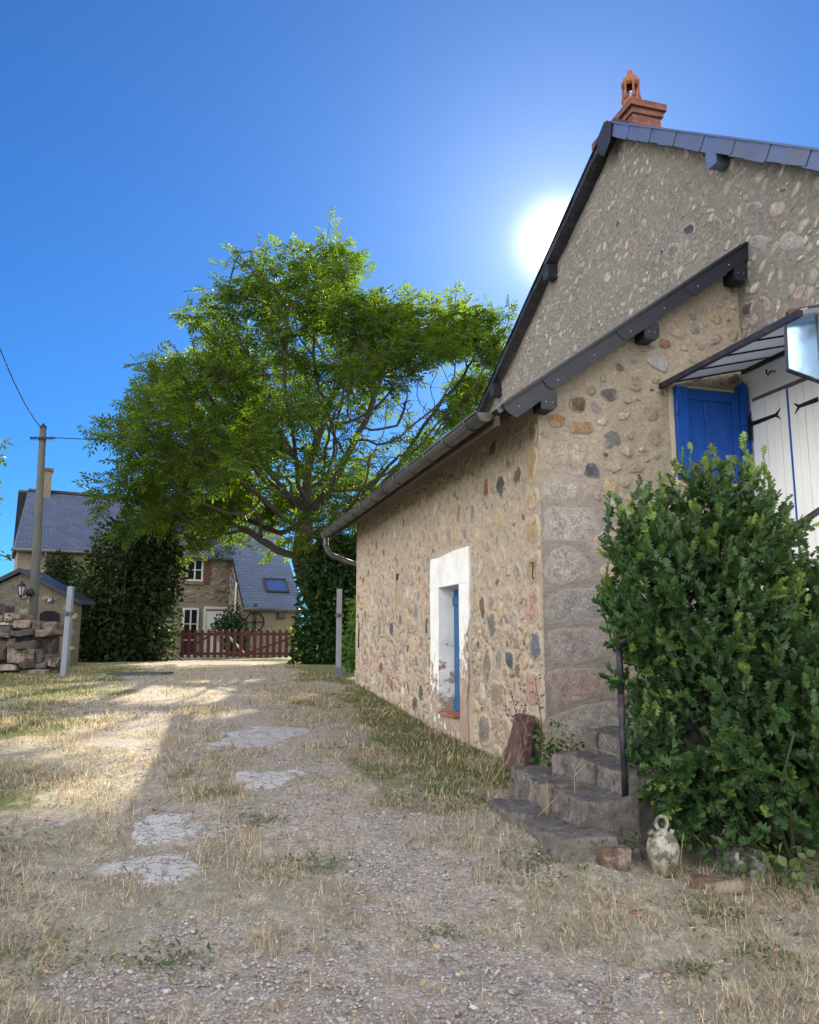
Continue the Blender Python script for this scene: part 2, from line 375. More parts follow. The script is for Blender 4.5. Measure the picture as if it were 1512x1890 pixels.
# corner quoins and a few singled-out stones
for (b,rx,ry,c) in ((3.36,.09,.10,(.43,.27,.15)),(3.08,.13,.17,(.46,.35,.19)),(2.75,.14,.1,(.47,.38,.23)),(2.47,.15,.14,(.43,.33,.20)),(2.12,.17,.14,(.44,.34,.22)),(1.78,.20,.15,(.45,.30,.24)),(1.42,.14,.15,(.17,.18,.21)),(1.05,.2,.16,(.47,.30,.25)),(.72,.17,.12,(.38,.32,.24))):
    stone(mb,fl,rx+.02,b,rx,ry,random.uniform(-.15,.15),.014,c,1,ang=2.); pk.put(rx,b,max(rx,ry)*.92)
for (a,b,rx,ry,c) in ((1.30,3.07,.09,.12,(.25,.11,.06)),(.90,3.01,.13,.13,(.10,.10,.11)),(.75,1.28,.13,.10,(.10,.115,.15)),(5.95,1.02,.16,.10,(.27,.13,.10)),(3.75,.78,.15,.12,(.12,.125,.14)),(5.3,1.62,.13,.14,(.13,.12,.13)),(3.1+.36,2.15-.5,.08,.14,(.12,.14,.18)),(4.8,1.75,.10,.1,(.14,.13,.13)),(1.2,1.62,.14,.15,(.22,.21,.19)),(1.45,.55,.2,.18,(.24,.20,.165)),(1.1,.95,.2,.13,(.33,.26,.19)),(6.8,.62,.14,.1,(.30,.16,.11)),(1.35,1.2,.14,.2,(.28,.24,.19))):
    stone(mb,fl,a,b,rx,ry,random.uniform(-.3,.3),.016,c,1,ang=.6); pk.put(a,b,max(rx,ry)*.9)
# a narrow slit framed by ochre stone
stone(mb,fl,4.95,2.22,.10,.22,.0,.02,(.44,.34,.20),1,ang=4); pk.put(4.95,2.22,.18)
pack(mb,fl,0,TL,.2,1.9,[(.12,.18,300),(.075,.12,1800),(.04,.075,7000),(.022,.04,9000)],acc_l,STONES,(.5,.9),None,.018,.002,pk,.9,.80)
pack(mb,fl,0,TL,1.9,3.55,[(.10,.14,130),(.06,.10,1100),(.035,.06,2600),(.02,.035,1500)],acc_l,STONES,(.55,.95),None,.013,.02,pk,.5)
# dark block whose colour stands in for the shade inside the slit
mb.box((-.03,4.87,2.33),(.0,4.97,2.42),2)
o=mb.build('lean_to_wall',[M['mortar'],M['stone'],M['iron']],H)
# back-up masonry behind the face, so the wall is solid
mb=MB()
for (a0,a1,b0,b1) in ((.06,op[0]-.02,.0,3.6),(op[1]+.02,TL,.0,3.6),(op[0]-.02,op[1]+.02,op[3]+.02,3.6),(op[0]-.02,op[1]+.02,.0,op[2]-.02)): mb.box((.06,a0,b0),(.5,a1,b1))
mb.box((.5,TL-.4,0),(2.2,TL,3.6)); mb.build('masonry_core',M['mortar'],H)
# --- lean-to: short wall facing the camera (plane t=0)
mb=MB(); ss=[i*2.268/52 for i in range(53)]; zz=[i/84 for i in range(85)]
def fg(a,b,o=0): return (a,-o-wob(a+20,b)*min(1,a/.15)*min(1,max(0,2.268-a)/.15),b)
mb.grid(ss,zz,lambda a,b: fg(a,.1+b*(ltop(a)-.14-.1)))
pk=Packer()
SH=(1.40,2.25,2.96,3.90)
def acc_g(a,b,r):
    if a-r*.9<.0 or a+r*.9>2.24 or b<.2 or b+r>ltop(a)-.34: return False
    if SH[0]-.05-r<a and SH[2]-.06-r<b<SH[3]+.05+r: return False
    return True
for (a,b,rx,ry,c) in ((.27,3.12,.25,.17,(.52,.45,.37)),(.22,2.83,.21,.11,(.52,.47,.41)),(.30,2.5,.29,.18,(.49,.45,.41)),(.25,2.12,.24,.17,(.50,.46,.42)),(.72,2.34,.26,.13,(.54,.43,.35)),(.37,1.77,.36,.17,(.41,.395,.385)),(.33,1.42,.32,.16,(.45,.40,.38)),(.30,1.08,.29,.16,(.52,.40,.355)),(.42,.75,.40,.17,(.46,.435,.40)),(.98,1.98,.18,.09,(.36,.36,.36)),(.86,1.5,.20,.15,(.51,.395,.345)),(1.1,1.1,.24,.16,(.46,.42,.39)),
    (.19,3.47,.09,.07,(.42,.26,.14)),(.43,3.42,.13,.07,(.40,.265,.15)),(.74,3.33,.10,.085,(.21,.20,.19)),(.52,3.02,.08,.075,(.15,.16,.19)),(1.29,4.12,.13,.07,(.47,.46,.44)),(.06,3.6,.06,.06,(.45,.37,.25)),(1.02,3.9,.07,.09,(.33,.27,.2)),(1.18,3.62,.08,.09,(.36,.30,.24))):
    stone(mb,fg,a,b,rx,ry,random.uniform(-.12,.12)-(.35 if b==4.12 else 0),(.018 if rx<.17 else .004),(c if rx<.17 else tuple(q*.92 for q in c)),1,ang=1.5); pk.put(a,b,min(rx,ry)); 
    for q in (-.6,.6): pk.put(a+q*rx,b,ry*.8)
pack(mb,fg,0,2.26,2.5,5.2,[(.075,.10,120),(.045,.075,900),(.025,.045,900)],acc_g,STONES,(.55,.95),lambda: random.gauss(0,.45),.02,.034,pk,.2)
pack(mb,fg,0,2.26,.2,2.5,[(.08,.14,200),(.04,.08,700)],acc_g,STONES,(.55,.95),lambda: random.gauss(0,.4),.016,.025,pk,.6)
mb.build('lean_to_wall',[mortar_mat('wall_render_grey_corner',(.72,.60,.46),(.60,.505,.39),(.77,.68,.56),(.43,.37,.305),((.40,.365,.34),(.55,.48,.42))),stone_mat('corner_stone',(.36,.315,.28),.34)],H)
# --- main gable (plane s=2.27)
mb=MB(); SG=2.27; T0,T1=-2.6,7.35
tt=[T0+i*(T1-T0)/140 for i in range(141)]
def fm(a,b,o=0): return (SG-o-wob(a,b+9,.016),a,b)
mb.grid(tt,[i/110 for i in range(111)],lambda a,b: fm(a,b*(mtop(a)-.13)))
def acc_m(a,b,r):
    if b+r*.6>mtop(a)-.22 or a<T0+.1: return False
    if a>=0 and b<4.3: return False
    if a<0 and b<4.2: return False
    return (1. if a>.2 else 1.3)
pk=Packer()
for (a,b,rx,ry,c) in ((.72,6.05,.13,.07,(.075,.07,.085)),(1.05,5.95,.14,.10,(.19,.185,.18)),(-.35,5.35,.14,.07,(.27,.265,.265)),(-.62,5.55,.12,.07,(.44,.37,.32)),(-.12,4.75,.10,.08,(.12,.10,.10)),(.35,6.75,.10,.055,(.13,.12,.12)),(-.75,5.15,.15,.09,(.34,.33,.325)),(-.3,5.75,.13,.05,(.2,.2,.22)),(2.2,6.9,.07,.06,(.1,.1,.13))):
    stone(mb,fm,a,b,rx,ry,random.uniform(.3,.8),.007,c,1,ang=.8); pk.put(a,b,rx*.7)
pack(mb,fm,T0,T1,4.3,8.2,[(.07,.10,60),(.04,.07,900),(.022,.04,2600),(.012,.022,1500)],acc_m,STONES_G,(.38,.85),lambda: random.gauss(-.7,.65),.009,.014,pk,.5,.66)
mb.build('gable_wall',[M['mortar_grey'],M['stone_grey']],H)
mb=MB(); mb.box((SG+.04,T0,0),(9.5,T1-.4,4.2)); mb.box((9.2,T0,4.2),(9.5,T1-.4,4.3)); mb.build('masonry_core',M['mortar_grey'],H)
# --- white painted part of the main wall round the door
mb=MB(); mb.grid([-2.6+i*.1 for i in range(26)]+[-.004],[0+i*.1 for i in range(42)]+[4.135],lambda a,b: (SG-.02-wob(a*2,b*2,.008),a,b)); mb.build('whitewashed_wall',M['white'],H)
# --- roofs (local frames so the slate courses run along the eaves)
def roof_slab(name,o,ex,ey,L,W,mat,th=.05,extra=None):
    ex=Vector(ex).normalized(); ey=Vector(ey).normalized(); ez=ex.cross(ey)
    Mx=Matrix((( ex.x,ey.x,ez.x,o[0]),(ex.y,ey.y,ez.y,o[1]),(ex.z,ey.z,ez.z,o[2]),(0,0,0,1)))
    mb=MB(); n=max(2,int(W/.13)); 
    mb.box((0,0,-th),(L,W,0))
    ob=mb.build(name,mat,H); ob.matrix_local=Mx; return ob
k=math.hypot(1,.714)
roof_slab('lean_to_roof',(-.47,8.42,ltop(-.47)),(0,-1,0),(1,0,.714),8.42+.15,(2.255+.47)*k,M['roof'])
k1=math.hypot(1,.512); k2=math.hypot(1,.76)
roof_slab('main_roof',(9.7,7.65,mtop(7.65)),(-1,0,0),(0,-1,.512),9.7-2.13,(7.65-2.07)*k1-.03,M['roof'])
roof_slab('main_roof',(2.13,-2.9,mtop(-2.9)),(1,0,0),(0,1,.76),9.7-2.13,(2.07+2.9)*k2-.03,M['roof'])
mb=MB(); mb.tube([(2.2,2.07,8.285),(9.7,2.07,8.285)],.05,8); mb.build('ridge_cap',M['slate'],H)
# --- slate clad verges
def verge(name,P0,P1,out,drop,L,mat,cut=.5,th=.008,screws=True,first=0,light=None):
    P0=Vector(P0);P1=Vector(P1);out=Vector(out);jt=lambda k_=.006: ax*random.uniform(-k_,k_)+dn*random.uniform(-k_,k_)
    ax=(P1-P0).normalized(); dn=out.cross(ax); dn=dn if dn.z<0 else -dn
    tot=(P1-P0).length; n=max(1,round(tot/L)); l=tot/n; mb=MB()
    for i in range(n):
        a=i*l; b=(i+1)*l+.05; dr=drop*random.uniform(.96,1.05); c=cut*dr; off=out*(.006+.009*(i%2)+random.uniform(0,.003))
        sk=random.uniform(-.012,.012)
        poly=[P0+ax*a,P0+ax*min(b,tot)+dn*0,P0+ax*min(b,tot)+dn*dr,P0+ax*(a+c*.6)+dn*(dr+sk)+jt(),P0+ax*(a+c*.22)+dn*(dr-c*.45)+jt(.004),P0+ax*(a)+dn*(dr-c)+jt()]
        mb.prism([p+off for p in poly],out*th,random.choice((0,0,2)))
        if screws:
            for (q,w) in ((.28,.62),):
                p=P0+ax*(a+l*q)+dn*dr*w+off+out*th; mb.tube([p,p+out*.003],.008,6,1)
    # capping strip under the last row of slates
    mb.prism([P0-out*.02+dn*.004,P1-out*.02+dn*.004,P1-out*.02+dn*.02,P0-out*.02+dn*.02],out*.06,0)
    return mb.build(name,[mat,M['screw'],M['slate_b'] if mat==M['slate'] else M['slate_sky_tint_b']],H)
M['slate_b']=simple('verge_slate_worn',(.027,.029,.038),.5,.4,6,.15,0,.3,.004,(.045,.045,.05)); M['slate_sky_tint_b']=simple('verge_slate_sky_tint_worn',(.14,.17,.26),.32,.25,5,.1,.5,.6,.004,(.16,.17,.2))
verge('verge_slates',(-.43,-.165,ltop(-.43)+.01),(2.25,-.165,ltop(2.25)+.01),(0,-1,0),.165,.47,M['slate'])
verge('verge_slates',(2.12,7.66,mtop(7.66)+.01),(2.12,2.07,mtop(2.07)+.01),(-1,0,0),.12,.55,M['slate'])
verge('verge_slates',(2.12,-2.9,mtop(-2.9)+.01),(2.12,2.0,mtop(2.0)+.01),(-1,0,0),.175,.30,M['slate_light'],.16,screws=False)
# apex slate covering the joint of both rakes
mb=MB(); mb.prism([(2.09,2.12,8.30),(2.09,2.34,8.16),(2.09,2.28,7.93),(2.09,2.16,7.83),(2.09,2.0,7.93),(2.09,1.93,8.18)],(-.012,0,0)); mb.build('apex_slate',M['slate'],H)
# lead flashing strip where the lean-to roof meets the gable
mb=MB(); mb.prism([(-.3,-.12,ltop(-.3)+.012),(2.25,-.12,ltop(2.25)+.012),(2.25,.06,ltop(2.25)+.02),(-.3,.06,ltop(-.3)+.02)],(0,0,.01)); mb.build('flashing',M['zinc'],H)
# slate clad purlin ends
def purlin(o,ex,w,h,dep,out,mat=None):
    ex=Vector(ex);out=Vector(out);o=Vector(o);mb=MB();dn=Vector((0,0,-1))
    poly=[o-ex*w/2,o+ex*w/2,o+ex*w/2+dn*h,o+ex*w*.28+dn*(h*1.0),o-ex*w*.2+dn*(h),o-ex*w/2+dn*h*.8]
    poly=[o-ex*w/2,o+ex*w/2,o+ex*w/2+dn*h*.8,o+ex*w*.3+dn*h,o-ex*w/2+dn*h]
    mb.prism(poly,-out*dep,0); mb.prism([p+out*.002 for p in poly],out*.012,0)
    for q in (-.2,.2):
        p=o+ex*w*q+dn*h*.6+out*.014; mb.tube([p,p+out*.003],.007,6,1)
    return mb.build('purlin_end',[mat or M['slate'],M['screw']],H)
for s_ in (.03,1.12): purlin((s_,-.165,ltop(s_)-.16),(1,0,0),.16,.17,.16,(0,-1,0))
purlin((2.17,-.165,ltop(2.15)-.15),(1,0,0),.15,.19,.16,(0,-1,0))
for t_ in (6.35,4.05): purlin((2.12,t_,mtop(t_)-.10),(0,1,0),.2,.22,.15,(-1,0,0))
purlin((2.115,.07,mtop(.07)-.17),(0,1,0),.17,.2,.15,(-1,0,0),M['slate_light'])
# --- eave timber, gutter and downpipe
mb=MB(); mb.box((-.445,-.1,3.345),(-.42,8.3,3.44))
for i in range(14): mb.prism([(-.415,.1+i*.6,3.37),(-.415,.1+i*.6,3.45),(.05,.1+i*.6,3.775),(.05,.1+i*.6,3.69)],(0,.08,0))
mb.build('eave_board',M['wood_dark'],H)
mb=MB(); gz=lambda t:3.475-.006*t; n=10; pts=[]
prof=[(math.cos(math.pi+math.pi*i/n)*.085,math.sin(math.pi+math.pi*i/n)*.085) for i in range(n+1)]
for (t0_,t1_) in ((-.04,8.40),):
    m_=24; vs=[];fs=[]
    for j in range(m_+1):
        t_=t0_+(t1_-t0_)*j/m_
        for (x,z_) in prof: vs.append((-.53+x,t_,gz(t_)+z_))
        for (x,z_) in prof[::-1]: vs.append((-.53+x*.93,t_,gz(t_)+z_*.93+.002))
    w=2*(n+1)
    for j in range(m_):
        for i in range(w): fs.append((j*w+i,j*w+(i+1)%w,(j+1)*w+(i+1)%w,(j+1)*w+i))
    fs.append(tuple(range(w))); mb.add(vs,fs,0,True)
    mb.tube([(-.617,t0_,gz(t0_)+.004),(-.617,t1_,gz(t1_)+.004)],.011,6)
    for t_ in (t0_,t1_): mb.prism([(-.53+x*.98,t_,gz(t_)+z_*.98) for x,z_ in prof],(0,.012,0))
gut=mb.build('gutter',M['zinc'],H)
for i in range(13):
    mb=MB(); t_=.28+i*.655; mb.tube([(-.53+math.cos(math.pi+math.pi*q/8)*.092,t_,gz(t_)+math.sin(math.pi+math.pi*q/8)*.092) for q in range(9)],.012,6); mb.tube([(-.44,t_,gz(t_)),(-.42,t_,gz(t_)+.0)],.01,5); mb.build('gutter_bracket',M['zinc'],gut)
mb=MB(); mb.tube([(-.53,8.28,3.42),(-.53,8.28,3.2),(-.50,8.26,3.1),(-.43,8.27,3.03),(-.2,8.24,2.93),(.05,8.16,2.84),(.18,8.1,2.76),(.2,8.06,2.65),(.2,8.06,.5)],.05,10)
for z_ in (3.21,): mb.tube([(-.53,8.28,z_-.02),(-.53,8.28,z_+.02)],.057,10)
mb.build('downpipe',M['zinc'],H)
# --- chimney
ch=MB(); cx0,cx1,cy0,cy1=2.40,2.82,1.93,2.86
ch.box((cx0,cy0,7.4),(cx1,cy1,8.36))
for (g_,a,b) in ((.03,8.362,8.44),(.065,8.442,8.54)):
    v,f=rough_box((cx0-g_,cy0-g_,a),(cx1+g_,cy1+g_,b),8,.006,.12,int(a*10)); ch.add(v,f,0)
CH=ch.build('chimney',M['brick'],H)
mb=MB(); pc=(2.60,2.26,8.53)
mb.lathe([(.135,0),(.125,.03),(.12,.10),(.135,.16),(.155,.20),(.155,.235),(.145,.26),(.14,.30),(.13,.30),(.12,.0)],pc,20)
for k_ in range(6):
    a=k_*math.pi/3+.3; p=[(pc[0]+math.cos(a+da)*r_,pc[1]+math.sin(a+da)*r_,pc[2]+z_) for (da,r_,z_) in ((0,.135,.29),(0,.135,.40),(0,.133,.52),(0,.12,.6))]
    mb.tube(p,[.035,.018,.02,.05],6)
mb.lathe([(.10,.52),(.15,.545),(.152,.565),(.12,.64),(.07,.70),(.045,.725),(.05,.745),(.04,.78),(0.001,.80)],pc,20)
o=mb.build('chimney_pot',M['terracotta'],CH); o.scale=(.8,.8,.95); o.location=(pc[0]*.2,pc[1]*.2,pc[2]*.05)
# --- small door in the long wall
mb=MB(); pr=-.022
def surr(poly,out=.022): mb.prism([( -out,a,b) for a,b in poly],(out+.02,0,0))
surr([(1.83,2.10),(3.29,2.10),(3.28,2.37),(3.26,2.48),(2.9,2.47),(2.4,2.50),(1.84,2.50)])
surr([(2.935,.40),(3.25,.36),(3.31,.9),(3.27,1.4),(3.29,2.098),(2.935,2.098)])
surr([(1.90,.36),(2.175,.40),(2.175,2.098),(1.83,2.098),(1.86,1.9),(1.84,1.7),(1.95,1.5),(1.88,1.1),(1.96,.8)],.02)
surr([(2.177,.36),(2.933,.36),(2.933,.57),(2.177,.57)],.024)
mb.add([(-.022,2.93,.58),(.19,2.91,.58),(.19,2.91,2.09),(-.022,2.93,2.09)],[(0,1,2,3)]); mb.add([(-.022,2.18,.58),(.19,2.19,.58),(.19,2.19,2.09),(-.022,2.18,2.09)],[(3,2,1,0)])
mb.add([(-.022,2.18,2.09),(.19,2.18,2.07),(.19,2.93,2.07),(-.022,2.93,2.09)],[(0,1,2,3)]); mb.add([(-.022,2.18,.58),(.19,2.18,.58),(.19,2.93,.58),(-.022,2.93,.58)],[(3,2,1,0)])
mb.build('door_surround',M['white_peel'],H)
mb=MB(); v,f=rough_box((-.06,2.3,.583),(.14,2.88,.615),5,.006,.3,3); mb.add(v,f); mb.build('door_sill',simple('sill_tile',(.30,.10,.07),.85,.4,12,.3,dirt=(.3,.26,.2)),H)
mb=MB()
for i in range(5): mb.box((.165,2.205+i*.139,.60),(.195,2.205+i*.139+.133,2.075))
mb.box((.190,2.2,.60),(.21,2.9,2.075)); mb.box((.145,2.21,.62),(.164,2.89,.74)); mb.box((.145,2.21,1.88),(.164,2.89,1.98))
D=mb.build('plank_door',M['blue_old'],H)
mb=MB(); mb.tube([(.165,2.34,1.42),(.12,2.34,1.42),(.11,2.36,1.40),(.12,2.38,1.35)],.012,6); mb.build('latch',M['iron'],D)
# iron hook on the corner
mb=MB(); mb.tube([(-.01,.17,2.16),(-.05,.12,2.16),(-.06,.06,2.155)],.006,5); mb.tube([(-.06,.06,2.155),(-.065,.05,2.10),(-.06,.08,2.03),(-.05,.06,2.0)],.006,5); mb.build('wall_hook',M['iron'],H)
mb=MB(); mb.tube([(-.02,7.6,1.75),(-.03,7.6,1.3)],.012,5); mb.build('wall_hook',M['iron'],H)
# --- blue window shutter on the short wall
mb=MB(); a0,a1,b0,b1=1.43,2.13,2.98,3.87
mb.box((a0+.12,-.052,b0+.1),(1.73,-.03,b1-.1)); mb.box((1.736,-.052,b0+.1),(a1-.08,-.03,b1-.1))
mb.box((a0,-.075,b0),(a0+.12,-.02,b1+.02)); mb.box((a1-.08,-.068,b0),(a1,-.02,b1)); mb.box((a0+.121,-.07,b1-.1),(a1-.081,-.021,b1)); mb.box((a0+.121,-.07,b0),(a1-.081,-.021,b0+.1))
S=mb.build('window_shutter',M['blue'],H)
mb=MB(); mb.prism([(2.135,-.095,2.95),(2.225,-.095,2.95),(2.225,-.095,3.93),(2.212,-.095,3.965),(2.18,-.095,3.985),(2.148,-.095,3.965),(2.135,-.095,3.93)],(0,.085,0)); mb.build('hanging_stile',M['blue'],S)
mb=MB(); mb.tube([(a0-.01,-.08,b0+.12),(a0-.01,-.08,b0+.28)],.012,6); mb.build('hinge',M['blue'],S); mb=MB(); mb.tube([(a0-.01,-.08,b1-.28),(a0-.01,-.08,b1-.12)],.012,6); mb.build('hinge',M['blue'],S)
mb=MB()
mb.box((a0-.045,-.018,b0-.05),(a0-.004,.02,b1+.04)); mb.box((a0-.045,-.02,b0-.055),(a1+.1,.02,b0-.006)); mb.box((a0,-.019,b1+.024),(a1,.02,b1+.05)); mb.build('window_surround',simple('cream_render',(.58,.49,.36),.9,.2,6,.3),H)
mb=MB(); mb.tube([(1.86,-.02,2.88),(1.88,-.08,2.89),(1.97,-.09,2.90),(2.0,-.06,2.91)],.016,6); mb.build('shutter_stay',M['iron'],H)
# --- white double plank door in the whitewashed wall
def leaf(t0,t1,name='white_door'):
    mb=MB(); n=round(abs(t1-t0)/.088); w=(t1-t0)/n
    for i in range(n): mb.box((SG-.052-.002*(i%2),min(t0+w*i,t0+w*(i+1))+.002,1.9),(SG-.028,max(t0+w*i,t0+w*(i+1))-.002,3.765-.012*abs(t0+.13)))
    mb.box((SG-.030,min(t0,t1)+.003,1.9),(SG-.024,max(t0,t1)-.003,3.75)); return mb.build(name,M['white_paint'],H)
L1=leaf(-.14,-.605); L2=leaf(-.63,-1.10)
mb=MB(); mb.box((SG-.05,-.629,1.9),(SG-.03,-.606,3.75)); mb.build('door_joint',M['blue'],L1)
mb=MB(); mb.box((SG-.055,-1.12,3.766),(SG-.024,-.16,3.80)); mb.build('door_head_shade',simple('door_gap_shade',(.12,.115,.12),.8,.3,14,.3),H)  # dark strip standing in for the shaded gap above the door
def strap(t0,t1,z_,par,up=True):
    mb=MB(); x=SG-.062; d_=1 if t1>t0 else -1; ww=.022
    mb.prism([(x,t0,z_-ww),(x,t1,z_-ww*.7),(x,t1+d_*.06,z_-.055),(x,t1+d_*.022,z_-.003),(x,t1+d_*.07,z_+.05),(x,t1,z_+ww*.7),(x,t0,z_+ww)],(.008,0,0))
    if up:
        mb.prism([(x,t0-d_*.012,z_-.16),(x,t0+d_*.028,z_-.16),(x,t0+d_*.028,z_+.06),(x,t0+d_*.045,z_+.115),(x,t0+d_*.012,z_+.07),(x,t0-d_*.03,z_+.115),(x,t0-d_*.012,z_+.06)],(-.008,0,0)); mb.tube([(x-.012,t0-d_*.02,z_-.04),(x-.012,t0-d_*.02,z_+.03)],.016,8)
    mb.build('strap_hinge',M['iron'],par)
strap(-.10,-.46,3.55,L1); strap(-.98,-.76,3.55,L2,False); strap(-.10,-.46,2.25,L1)
mb=MB(); x=SG-.03; mb.tube([(x,-.40,4.0),(x-.05,-.50,3.965),(x-.06,-.53,3.95)],.008,5); mb.tube([(x-.02,-.42,3.985),(x-.03,-.40,3.96),(x-.03,-.385,3.985),(x-.03,-.385,4.02)],.008,5); mb.build('wall_hook',M['iron'],H)
# --- glass canopy over the door
zo,zi,so,si=3.89,4.12,1.29,2.24; tf=-1.84
mb=MB(); sl=(zi-zo)/(si-so)
mb.prism([(so-.02,-.02,zo-.03),(so+.02,-.02,zo-.03),(so+.02,-.02,zo+.02),(so-.02,-.02,zo+.02)],(0,tf+.02,0))
mb.prism([(si-.02,-.02,zi-.03),(si+.0,-.02,zi-.03),(si+.0,-.02,zi+.01),(si-.02,-.02,zi+.01)],(0,-2.2,0))
for i in range(6):
    t_=-.06-.37*i; mb.prism([(so,t_,zo-.002),(so,t_-.014,zo-.002),(so,t_-.014,zo+.013),(so,t_,zo+.013)],(si-so-.02,0,zi-zo))
tp=-1.68
def bar(p,q,w=.028):
    p=Vector(p);q=Vector(q); mb.tube([p,q],w*.6,4,0,smooth=False)
bar((1.29,tp,3.90),(1.275,tp,3.49)); bar((1.275,tp,3.49),(2.2,tp,3.28)); bar((1.31,tp,3.945),(2.22,tp,4.19))
CA=mb.build('glass_canopy',M['iron_rail'],H)
mb=MB(); mb.prism([(so,-.03,zo+.016),(si,-.03,zi+.016),(si,-2.2,zi+.016),(so,-2.2+.35,zo+.016)],(0,0,.006)); mb.build('glazing',M['frosted'],CA)
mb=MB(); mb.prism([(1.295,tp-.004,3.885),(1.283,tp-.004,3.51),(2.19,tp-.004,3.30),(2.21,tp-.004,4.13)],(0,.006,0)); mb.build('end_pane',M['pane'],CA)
mb=MB(); mb.box((1.585,tp-.022,3.44),(1.61,tp-.006,3.99)); mb.box((1.9,tp-.022,3.37),(1.925,tp-.006,4.05)); mb.build('glazing_bar',simple('aged_white_bar',(.5,.45,.42),.7,.3,20,.2),CA)
mb=MB(); mb.prism([(1.31,tp-.03,3.93),(2.22,tp-.03,4.17),(2.22,tp-.03,4.21),(1.31,tp-.03,3.97)],(0,.02,0)); mb.build('canopy_rail',simple('red_brown_rail',(.13,.05,.04),.7,.3,20,.2),CA)
# ================================================================== STEPS, HANDRAIL
ST=thing('stone_steps','worn mossy stone steps climbing along the house wall behind the holly','steps',C0,TH)
ss_=[-.95,-.71,-.42,-.16,.11,.38,.65,.92,1.19,1.46,1.73]; zst=[.40,.56,.70,.84,.985,1.13,1.275,1.42,1.565,1.71,1.85]
def gcol(): 
    j=random.uniform(.85,1.15); return tuple(x*j for x in random.choice([(.20,.18,.165),(.17,.155,.145),(.23,.20,.175)]))
for k_,s_ in enumerate(ss_):
    z_=zst[k_]; far=[-1.04,-.92,-1.06][k_] if k_<3 else (-1.06 if k_<10 else -.06); near=[-2.24,-2.04,-1.98][k_] if k_<3 else -1.95
    s2=(ss_[k_+1]+.06 if k_+1<len(ss_) else 2.22)
    mb=MB(); 
    if k_<4:  # built of two or three blocks, a little displaced
        cut=[near,near+(far-near)*random.uniform(.36,.46),near+(far-near)*random.uniform(.68,.8),far]
        for j in range(3):
            v,f=rough_box((s_-.03+random.uniform(-.02,.02)+(.03 if k_==0 and j==2 else 0),cut[j]+.004,z_-.45-.1*(k_>0)),(s2,cut[j+1]-.004,z_+random.uniform(-.025,.008)),22,.034,.07,k_*5+j,4.); mb.add(v,f,0,True,gcol())
    else:
        v,f=rough_box((s_-.02,near,z_-.8),(s2,far,z_),10,.018,.06,k_,4.); mb.add(v,f,0,True,gcol())
    mb.build('step',M['cut_stone'],ST)
HR=thing('iron_handrail','dark iron handrail standing beside the stone steps, half buried in the holly','handrail',C0,TH)
rz=lambda s_: 1.69+.57*s_; tr_=-2.0
mb=MB(); mb.tube([(-.42,-1.97,.5),(-.42,-1.97,rz(-.42)-.3)],.021,8); mb.tube([(-.42,-1.97,rz(-.42)-.3),(-.42,-1.97,rz(-.42))],.021,8); mb.build('post',M['iron_rail'],HR)
mb=MB(); mb.tube([(.9,-1.97,1.3),(.9,-1.97,rz(.9))],.021,8); mb.build('post',M['iron_rail'],HR)
mb=MB(); mb.tube([(2.0,-1.97,1.8),(2.0,-1.97,rz(2.0))],.021,8); mb.build('post',M['iron_rail'],HR)
mb=MB(); mb.tube([(-.44,-1.97,rz(-.44)),(2.1,-1.97,rz(2.1))],.024,8); mb.build('rail',M['iron_rail'],HR)
mb=MB(); mb.tube([(-.40,-1.945,.78),(2.0,-1.945,.78+2.4*.57)],.02,8); mb.build('rail',M['iron_rail'],HR)
# purple slab leaning on the corner
mb=MB(); v,f=rough_box((-.26,-.02,.25),(-.20,.42,.82),8,.012,.3,42,3.)
v=[(x+(z-.25)*.22,y+ (0 if z<.5 else (.18-y)*(z-.5)*1.0),z) for x,y,z in v]
mb.add(v,f,0,True,(.15,.085,.085)); o=mb.build('stone_slab',M['cut_stone']); o.location=C0; o.rotation_euler=(0,0,TH); tag(o,'purple brown upright slab leaning against the corner of the house','stone slab')
# ================================================================== GROUND HEIGHT
def gnd(x,y):
    x=np.asarray(x,float);y=np.asarray(y,float)
    z=np.interp(y,[-500,0,3,3.8,4.4,5,6,7,8,9,12,15,17,20,25,28,40,60,500],[0,0,.0,.06,.16,.23,.36,.48,.51,.55,.62,.67,.72,.74,.73,.72,.7,.6,-3])
    z=z-.02*np.clip(x,-3,3)*np.clip((9-y)/4,0,1)
    wd=np.interp(y,[5.8,6.6,7.2,8,9,10,12,14.2,15],[0,.09,.16,.19,.205,.21,.12,.02,0]); dw=np.minimum(x-(1.177-.2822*(y-7)),0)
    z=z-wd*np.exp(-(dw/1.15)**2)
    z=z+.125*np.exp(-((x-.9)/.5)**2-((y-4.85)/.7)**2)
    return z+(fbm(x*.8,y*.8,5,3)-.5)*.06*np.clip((y-2)/3,0,1)
def g1(x,y): return float(gnd(x,y))
# ================================================================== FAR HOUSE
TB=math.atan2(.469,.883); B0=(-14.96,30,0)
BM=mortar_mat('far_wall_render',(.36,.31,.235),(.27,.235,.18),(.42,.37,.30),(.2,.17,.14)); BST=stone_mat('far_wall_stone',(.40,.34,.26),.5)
BR=mortar_mat('far_plain_render',(.30,.255,.18),(.26,.22,.165),(.33,.29,.215),(.23,.195,.15))
FH=thing('slate_roofed_house','stone house with blue slate roof and skylights standing behind the red gate','house',B0,TB)
